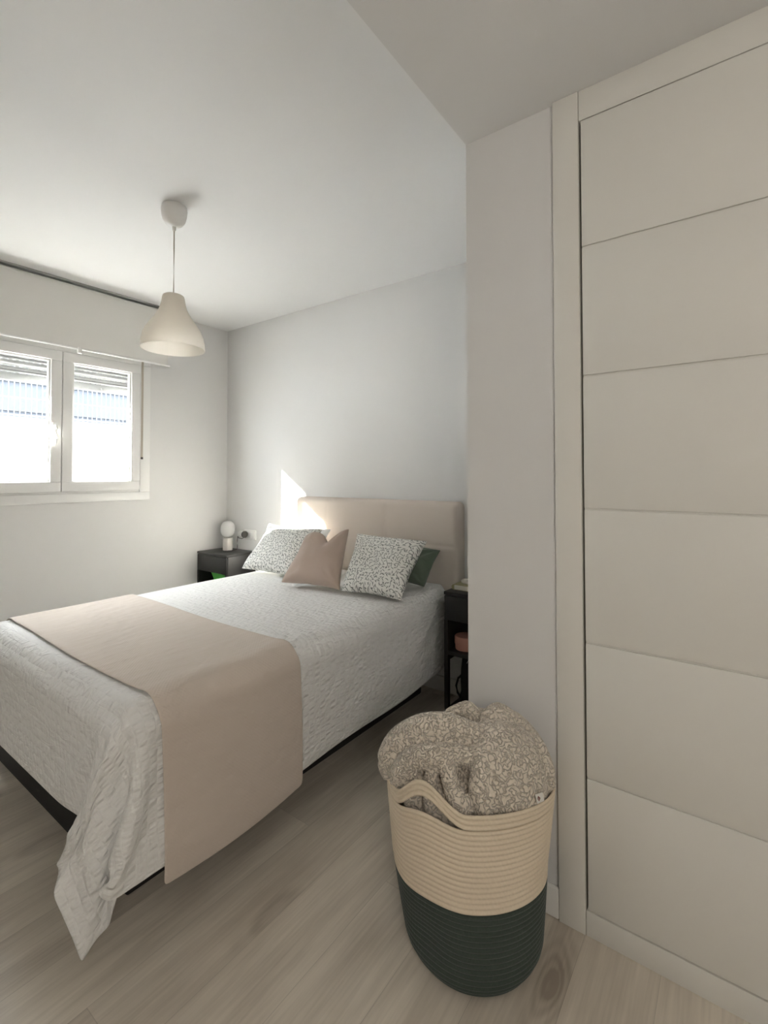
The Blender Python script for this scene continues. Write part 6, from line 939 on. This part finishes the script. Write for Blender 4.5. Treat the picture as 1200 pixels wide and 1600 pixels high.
# ------------------------------------------------------------------ bedside tables
def nightstand(x0, y0, label, w_=.40, d_=.283, h_=.685):
    t = thing('nightstand', label, 'bedside table', (x0, y0, 0), 'black bedside tables')
    x1, y1 = x0+w_, y0+d_; p_ = .018
    obj('top', box(x0, x1, y0, y1, h_-p_, h_, bev=.002), M_black, t)
    obj('drawer_box', box(x0+p_, x1-p_, y0+.016, y1-.004, h_-.150, h_-p_-.002), M_black, t, False)
    d = obj('drawer', box(x0+.003, x1-.003, y0+.001, y0+.015, h_-.152, h_-p_-.004, bev=.0015), M_black, t)
    for xx in (x0, x1-p_):
        b = bmesh.new(); bx(b, xx, xx+p_, y0+.016, y1, .31, h_-p_, bev=.001); obj('side_panel', b, M_black, t)
        for ya in (y0+.002, y1-.030):
            obj('leg', box(xx, xx+.024 if xx == x0 else xx+p_, ya, ya+.024, 0, .33 if ya > y0+.1 else h_-.152, bev=.0015), M_black, t)
    obj('shelf', box(x0+p_, x1-p_, y0+.004, y1-.002, .345, .365, bev=.001), M_black, t)
    obj('bottom_shelf', box(x0+.018, x1-.018, y0+.004, y1-.002, .045, .063, bev=.001), M_black, t)
    return t
nightstand(-1.302, 2.300, 'black bedside table between the bed and the grey pillar', )
nightstand(-3.650, 2.300, 'black bedside table under the globe lamp in the window corner')
# globe lamp
lx, ly, lz = -3.50, 2.49, .685
gl_ = thing('table_lamp', 'small table lamp with white glass globe on grey cylinder base', 'lamp', (lx, ly, lz))
obj('base', lathe(bmesh.new(), [(0, lz), (.038, lz), (.040, lz+.002), (.040, lz+.102), (.038, lz+.104), (.012, lz+.104), (.012, lz+.112), (0, lz+.112)], lx, ly), M_lamp, gl_)
pr = []
for k in range(25):
    a = -PI/2+PI*k/24; s = abs(math.sin(a))**.85*(1 if a > 0 else -1); pr.append((.0585*max(0, math.cos(a))**.72, lz+.178+.068*s))
pr[0] = (0, pr[0][1]); pr[-1] = (0, pr[-1][1])
obj('globe', lathe(bmesh.new(), pr, lx, ly), M_globe, gl_)
# wall socket and plugged adapter
sk = thing('wall_socket', 'white double wall socket above the left bedside table', 'socket', (-3.30, HY, .82))
obj('cover_plate', box(-3.395, -3.245, HY-.010, HY, .778, .858, bev=.003), M_pvc, sk)
obj('rocker', box(-3.292, -3.256, HY-.014, HY-.009, .792, .844, bev=.002), M_pvc, sk)
obj('rocker', box(-3.332, -3.296, HY-.014, HY-.009, .792, .844, bev=.002), M_pvc, sk)
pg = thing('plug', 'white round plug with dark face and cable in the wall socket', 'plug', (-3.36, HY-.02, .82))
b = bmesh.new(); tube(b, [(-3.405, HY-.040, .822), (-3.385, HY-.041, .822), (-3.352, HY-.042, .822)], .026, 24); tube(b, [(-3.372, HY-.010, .822), (-3.372, HY-.042, .822)], .018, 20); obj('body', b, M_pvc, pg)
b = bmesh.new(); tube(b, [(-3.353, HY-.042, .822), (-3.336, HY-.042, .822)], [.0275, .0275], 24); obj('face', b, M_plugd, pg)
b = bmesh.new(); tube(b, [(-3.345, HY-.045, .797), (-3.37, HY-.050, .785), (-3.41, HY-.050, .787), (-3.432, HY-.045, .80), (-3.440, HY-.045, .76), (-3.437, HY-.045, .72), (-3.432, HY-.05, .692), (-3.42, HY-.10, .6885), (-3.44, HY-.14, .6885)], .0028, 8); obj('cable', b, M_plugd, pg)
# things in the left table
b = bmesh.new(); bx(b, -3.60, -3.35, 2.335, 2.50, .366, .425, bev=.01)
tag(obj('storage_box', b, M_paper), 'small white box on the shelf of the left bedside table', 'box')
b = bmesh.new()
pts = [(-3.56, 2.36, .532), (-3.40, 2.35, .515), (-3.33, 2.36, .505), (-3.345, 2.37, .44), (-3.49, 2.36, .43)]
f_ = [b.verts.new(p_) for p_ in pts]; g_ = [b.verts.new((p_[0], p_[1]+.11, p_[2]-.005)) for p_ in pts]
b.faces.new(f_); b.faces.new(g_[::-1])
for k in range(5): b.faces.new((f_[k], g_[k], g_[(k+1) % 5], f_[(k+1) % 5]))
bmesh.ops.recalc_face_normals(b, faces=b.faces[:]); bmesh.ops.bevel(b, geom=b.edges[:], offset=.008, segments=2, affect='EDGES')
tag(obj('green_pouch', b, M_lime), 'bright green pouch standing in the left bedside table', 'pouch')
# on / in the right table
nb = thing('notebook', 'cream notebook with olive cover lying on the right bedside table', 'book', (-1.17, 2.43, .685))
b = bmesh.new(); bx(b, -1.272, -1.05, 2.36, 2.53, .686, .689); bx(b, -1.272, -1.05, 2.36, 2.53, .713, .716)
tube(b, [(-1.272, 2.36, .701), (-1.272, 2.53, .701)], .0148, 16); obj('cover', b, M_bookc, nb)
obj('pages', box(-1.268, -1.053, 2.358, 2.527, .689, .713), M_paper, nb, False)
b = bmesh.new(); tube(b, [(-1.205+.050*math.cos(a), 2.44+.042*math.sin(a), .7245) for a in [2*PI*k/28 for k in range(29)]], .0085, 10, cap=False)
tag(obj('cream_ring', b, M_paper), 'thick cream ring lying on top of the notebook', 'ring')
cp = thing('round_tin', 'round pink lidded pot on the shelf of the right bedside table', 'pot', (-1.216, 2.40, .366))
obj('body', lathe(bmesh.new(), [(0, .3665), (.050, .3665), (.054, .371), (.055, .402), (0, .402)], -1.216, 2.385), M_cup, cp)
obj('lid', lathe(bmesh.new(), [(.0575, .398), (.0580, .402), (.0580, .434), (.054, .440), (0, .441)], -1.216, 2.385), M_cup, cp)
tag(obj('small_jar', lathe(bmesh.new(), [(0, .3665), (.025, .3665), (.026, .37), (.026, .408), (.022, .413), (0, .413)], -1.125, 2.37, 24), M_cup), 'small pink jar right of the round pink pot', 'jar')
bg_ = thing('handbag', 'black bag with a strap standing in the right bedside table', 'bag', (-1.10, 2.45, .063))
b = bmesh.new(); n = 28
rings = []
for k, (zz, wx, wy, cx) in enumerate(((.064, .110, .065, -1.165), (.075, .110, .070, -1.165), (.12, .100, .070, -1.165), (.18, .098, .07, -1.165), (.24, .102, .062, -1.165), (.295, .100, .045, -1.160), (.325, .085, .022, -1.155), (.333, .07, .010, -1.150))):
    rings.append([b.verts.new((cx+wx*abs(math.cos(2*PI*i/n))**.6*(1 if math.cos(2*PI*i/n) > 0 else -1)*(1+.03*math.sin(zz*60+i)), 2.45+wy*abs(math.sin(2*PI*i/n))**.7*(1 if math.sin(2*PI*i/n) > 0 else -1), zz)) for i in range(n)])
for a_, c_ in zip(rings, rings[1:]):
    for i in range(n): b.faces.new((a_[i], a_[(i+1) % n], c_[(i+1) % n], c_[i]))
b.faces.new(rings[0][::-1]); b.faces.new(rings[-1]); bmesh.ops.recalc_face_normals(b, faces=b.faces[:])
obj('body', b, M_cloth_black, bg_, True, 60)
b = bmesh.new(); tube(b, [(-1.245, 2.42, .215), (-1.268, 2.40, .190), (-1.276, 2.39, .150), (-1.268, 2.39, .115), (-1.245, 2.395, .085)], .006, 8); obj('strap', b, M_cloth_black, bg_)
b = bmesh.new(); tube(b, [(-1.195, 2.415, .322), (-1.212, 2.392, .285)], .0022, 8); obj('zip_pull', b, M_alu, bg_)['label'] = 'silver zip pull'

# ------------------------------------------------------------------ pendant lamp
px_, py_ = -2.150, 1.222
pl = thing('pendant_lamp', 'white bell-shaped pendant lamp hanging from the high ceiling', 'lamp', (px_, py_, CZ))
prc = [(0, CZ), (.052, CZ), (.0555, CZ-.004), (.058, CZ-.020), (.056, CZ-.045), (.050, CZ-.068), (.038, CZ-.086), (.022, CZ-.096), (.010, CZ-.099), (.009, CZ-.101), (.009, CZ-.112), (.005, CZ-.120), (0, CZ-.120)]
obj('ceiling_cup', lathe(bmesh.new(), prc, px_, py_), M_trim, pl)
obj('cord', tube(bmesh.new(), [(px_, py_, CZ-.118), (px_+.001, py_, 2.40), (px_, py_, 2.165)], .0028, 10), M_strap, pl)
zb = 1.915
outer = [(.139, 0), (.1405, .004), (.140, .012), (.138, .035), (.132, .062), (.120, .092), (.103, .120), (.085, .145), (.070, .170), (.059, .195), (.052, .220), (.0485, .245), (.046, .254), (.040, .258), (.008, .259)]
inner = [(r_-.003 if r_ > .01 else r_, z_-.002) for r_, z_ in outer][::-1]; inner[-1] = (.1365, 0.001)
obj('shade', lathe(bmesh.new(), [(r_*1.01, zb+z_) for r_, z_ in outer+inner+[outer[0]]], px_, py_, 72), M_shade, pl)
obj('socket', lathe(bmesh.new(), [(0, 2.17), (.020, 2.17), (.021, 2.10), (.018, 2.09), (0, 2.09)], px_, py_, 24), M_trim, pl)
prb = [(0, 2.02)]+[(.030*math.sin(PI*k/12), 2.052-.032*math.cos(PI*k/12)) for k in range(1, 10)]+[(.014, 2.09), (0, 2.09)]
obj('bulb', lathe(bmesh.new(), prb, px_, py_, 24), M_globe, pl)

# ------------------------------------------------------------------ rope basket with blanket
az = math.radians(26.9); D = 1.425
BC = Vector((-math.sin(az)*D, math.cos(az)*D, 0))
EL = Vector((math.cos(az), math.sin(az), 0)); ER = Vector((-math.sin(az), math.cos(az), 0))   # lateral (to the right), away
def bpos(th, z, off=0):
    """basket wall at angle th (0 = right, -90deg = towards the viewer)"""
    t = max(0, z)/.46
    a = .182+.056*t**.8; b_ = .190-.024*t**.6; 
    if z < .05: k = 1-.14*(1-max(z, 0)/.05)**2; a *= k; b_ *= k
    a += off; b_ += off
    c, s = math.cos(th), math.sin(th)
    dent = 0; sh_ = .016*max(0, 1-z/.25)
    dent += -.012*math.exp(-((z-.11)/.05)**2)*math.exp(-((th+PI*.70)/.30)**2)
    dent += .006*math.sin(3*th+1)*t
    pt = BC+EL*(c*(a+dent)+sh_)+ER*(s*(b_+dent)); return Vector((pt.x, pt.y, z))
TH0 = -PI/2-math.asin(.112/.238)     # handle angle, front left
def dth(th, t0):
    d = (th-t0+PI) % (2*PI)-PI; return d
def hump(th, wdt=.50):
    v = 0
    for t0 in (TH0, TH0+PI):
        d = abs(dth(th, t0))/wdt
        if d < 1: v = max(v, .5+.5*math.cos(PI*d))
    return v
RP = .0128
def rope_surface(z0, k, warp_low, warp_up, mat, name, parent, n=160, q=6, lift=0):
    bm = bmesh.new(); uvl = bm.loops.layers.uv.new('UVMap'); rings = []
    tot = k*q
    for j in range(tot+1):
        ring = []
        fr_ = (j % q)/q; bul = .0048*abs(math.sin(PI*j/q))**.7
        for i in range(n):
            th = -PI+2*PI*i/n; z = z0+RP*j/q; w_ = j/tot
            h = hump(th)
            zz = z+(warp_low*(1-w_)+warp_up*w_)*h + lift*h
            ring.append((bpos(th, z, bul), zz))
        rings.append([bm.verts.new((p_.x, p_.y, zz)) for p_, zz in ring])
    for j in range(tot):
        for i in range(n):
            f = bm.faces.new((rings[j][i], rings[j][(i+1) % n], rings[j+1][(i+1) % n], rings[j+1][i]))
            for l, (a, b) in zip(f.loops, ((j, i), (j, i+1), (j+1, i+1), (j+1, i))): l[uvl].uv = (b/n*1.3, a*RP/q)
    return bm, rings
bk = thing('laundry_basket', 'cream and dark green rope laundry basket standing by the pillar', 'basket', BC)
NG, NC, NT = 16, 16, 3
zg = .004; zc = zg+NG*RP; zt = zc+NC*RP
def finish(name, bm, mat):
    o = obj(name, bm, mat, bk, True, 180)
    md = o.modifiers.new('thick', 'SOLIDIFY'); md.thickness = .008; md.offset = -1; return o
bm, rg = rope_surface(zg, NG, 0, .006, M_ropeg, 'x', bk)
bm.faces.new(rg[0][::-1]); finish('green_lower_band', bm, M_ropeg)['label'] = 'dark green lower band'
bm, rg = rope_surface(zc, NC, .006, .022, M_ropec, 'x', bk)
finish('cream_upper_band', bm, M_ropec)
bm, rg = rope_surface(zt, NT, .062, .066, M_ropec, 'x', bk)
finish('rim_with_handles', bm, M_ropec)
zr = zt+NT*RP

# fleece blanket stuffed in the basket
def L(u, v, z): p_ = BC+EL*u+ER*v; return (p_.x, p_.y, z)
b = bmesh.new(); rz = (az, 'Z')
ell(b, L(.0, .0, .39), (.200, .130, .13), rz)
ell(b, L(.090, .000, .455), (.138, .135, .158), rz)          # big right lobe
ell(b, L(-.080, .025, .455), (.130, .115, .135), rz)         # left back roll
ell(b, L(.02, .070, .500), (.16, .070, .110), rz)
def fold(pts, rad, n=14):
    P = [Vector(L(*q)) for q in pts]; out = []; R = []
    for i in range(len(P)-1):
        p0, p1, p2, p3 = P[max(i-1, 0)], P[i], P[i+1], P[min(i+2, len(P)-1)]
        for k in range(6):
            t = k/6; out.append(.5*((2*p1)+(-p0+p2)*t+(2*p0-5*p1+4*p2-p3)*t*t+(-p0+3*p1-3*p2+p3)*t**3)); R.append(rad[i]*(1-t)+rad[i+1]*t)
    out.append(P[-1]); R.append(rad[-1]); tube(b, out, R, n)
fold([(-.215, -.030, .44), (-.226, -.02, .485), (-.195, -.02, .54), (-.13, -.03, .585), (-.06, -.03, .600), (.01, -.02, .585), (.05, 0, .58)], [.025, .036, .040, .042, .038, .030, .02])
fold([(-.19, -.055, .42), (-.190, -.065, .475), (-.155, -.085, .525), (-.10, -.100, .555), (-.05, -.09, .555), (.0, -.08, .55), (.03, -.07, .54)], [.022, .028, .030, .030, .028, .024, .02])
fold([(-.155, -.080, .40), (-.155, -.085, .45), (-.140, -.092, .50)], [.020, .022, .02])
fold([(-.050, -.085, .560), (-.052, -.105, .535), (-.040, -.122, .49), (-.015, -.128, .44), (-.01, -.12, .39)], [.020, .022, .024, .026, .024])
fold([(-.092, -.100, .520), (-.100, -.108, .485), (-.098, -.108, .45), (-.095, -.105, .40)], [.014, .020, .022, .022])
fold([(.03, -.07, .57), (.035, -.10, .54), (.03, -.120, .49), (.05, -.122, .43)], [.018, .024, .028, .026])
fold([(.225, -.01, .44), (.222, -.02, .49), (.195, .02, .54), (.14, .06, .585), (.07, .065, .600)], [.018, .022, .028, .028, .02])
fold([(-.06, .04, .600), (.0, .05, .618), (.03, .045, .605)], [.014, .022, .014])
fold([(.045, .03, .600), (.09, .045, .618), (.14, .045, .600)], [.014, .026, .018])
fold([(.11, -.095, .42), (.155, -.070, .455), (.190, -.04, .495), (.210, -.005, .52)], [.022, .026, .026, .018])
fo = obj('fleece_blanket', b, M_fleece, None, True, 180)
md = fo.modifiers.new('re', 'REMESH'); md.mode = 'VOXEL'; md.voxel_size = .006; md.use_smooth_shade = True
md = fo.modifiers.new('sm', 'SMOOTH'); md.factor = .6; md.iterations = 3
tag(fo, 'beige sherpa fleece blanket bundled into the rope basket', 'blanket')
b = bmesh.new()
fold_ = [L(.175, -.112, .485), L(.196, -.098, .484), L(.200, -.098, .462), L(.180, -.112, .462)]
def quad(bm, q, t=.0012):
    q = [Vector(p_) for p_ in q]; n_ = (q[1]-q[0]).cross(q[3]-q[0]).normalized()*t
    v = [bm.verts.new(p_) for p_ in q]; w_ = [bm.verts.new(p_-n_) for p_ in q]
    bm.faces.new(v); bm.faces.new(w_[::-1])
    for k in range(4): bm.faces.new((v[k], w_[k], w_[(k+1) % 4], v[(k+1) % 4]))
    bmesh.ops.recalc_face_normals(bm, faces=bm.faces[:]); return bm
lb = obj('care_label', quad(b, fold_), M_satin, fo); lb['label'] = 'white care label'
ra, rb_ = Vector(fold_[0]), Vector(fold_[1])-Vector(fold_[0]); rc = Vector(fold_[3])-Vector(fold_[0]); nn = rb_.cross(rc).normalized()*.0008
sg = 1 if nn.dot(Vector((0, -1, 0))) > 0 else -1
obj('red_mark', quad(bmesh.new(), [ra+rb_*.08+rc*.5+nn*sg, ra+rb_*.32+rc*.2+nn*sg, ra+rb_*.56+rc*.5+nn*sg, ra+rb_*.32+rc*.8+nn*sg], .0004), M_red, lb)['label'] = 'red diamond on the label'
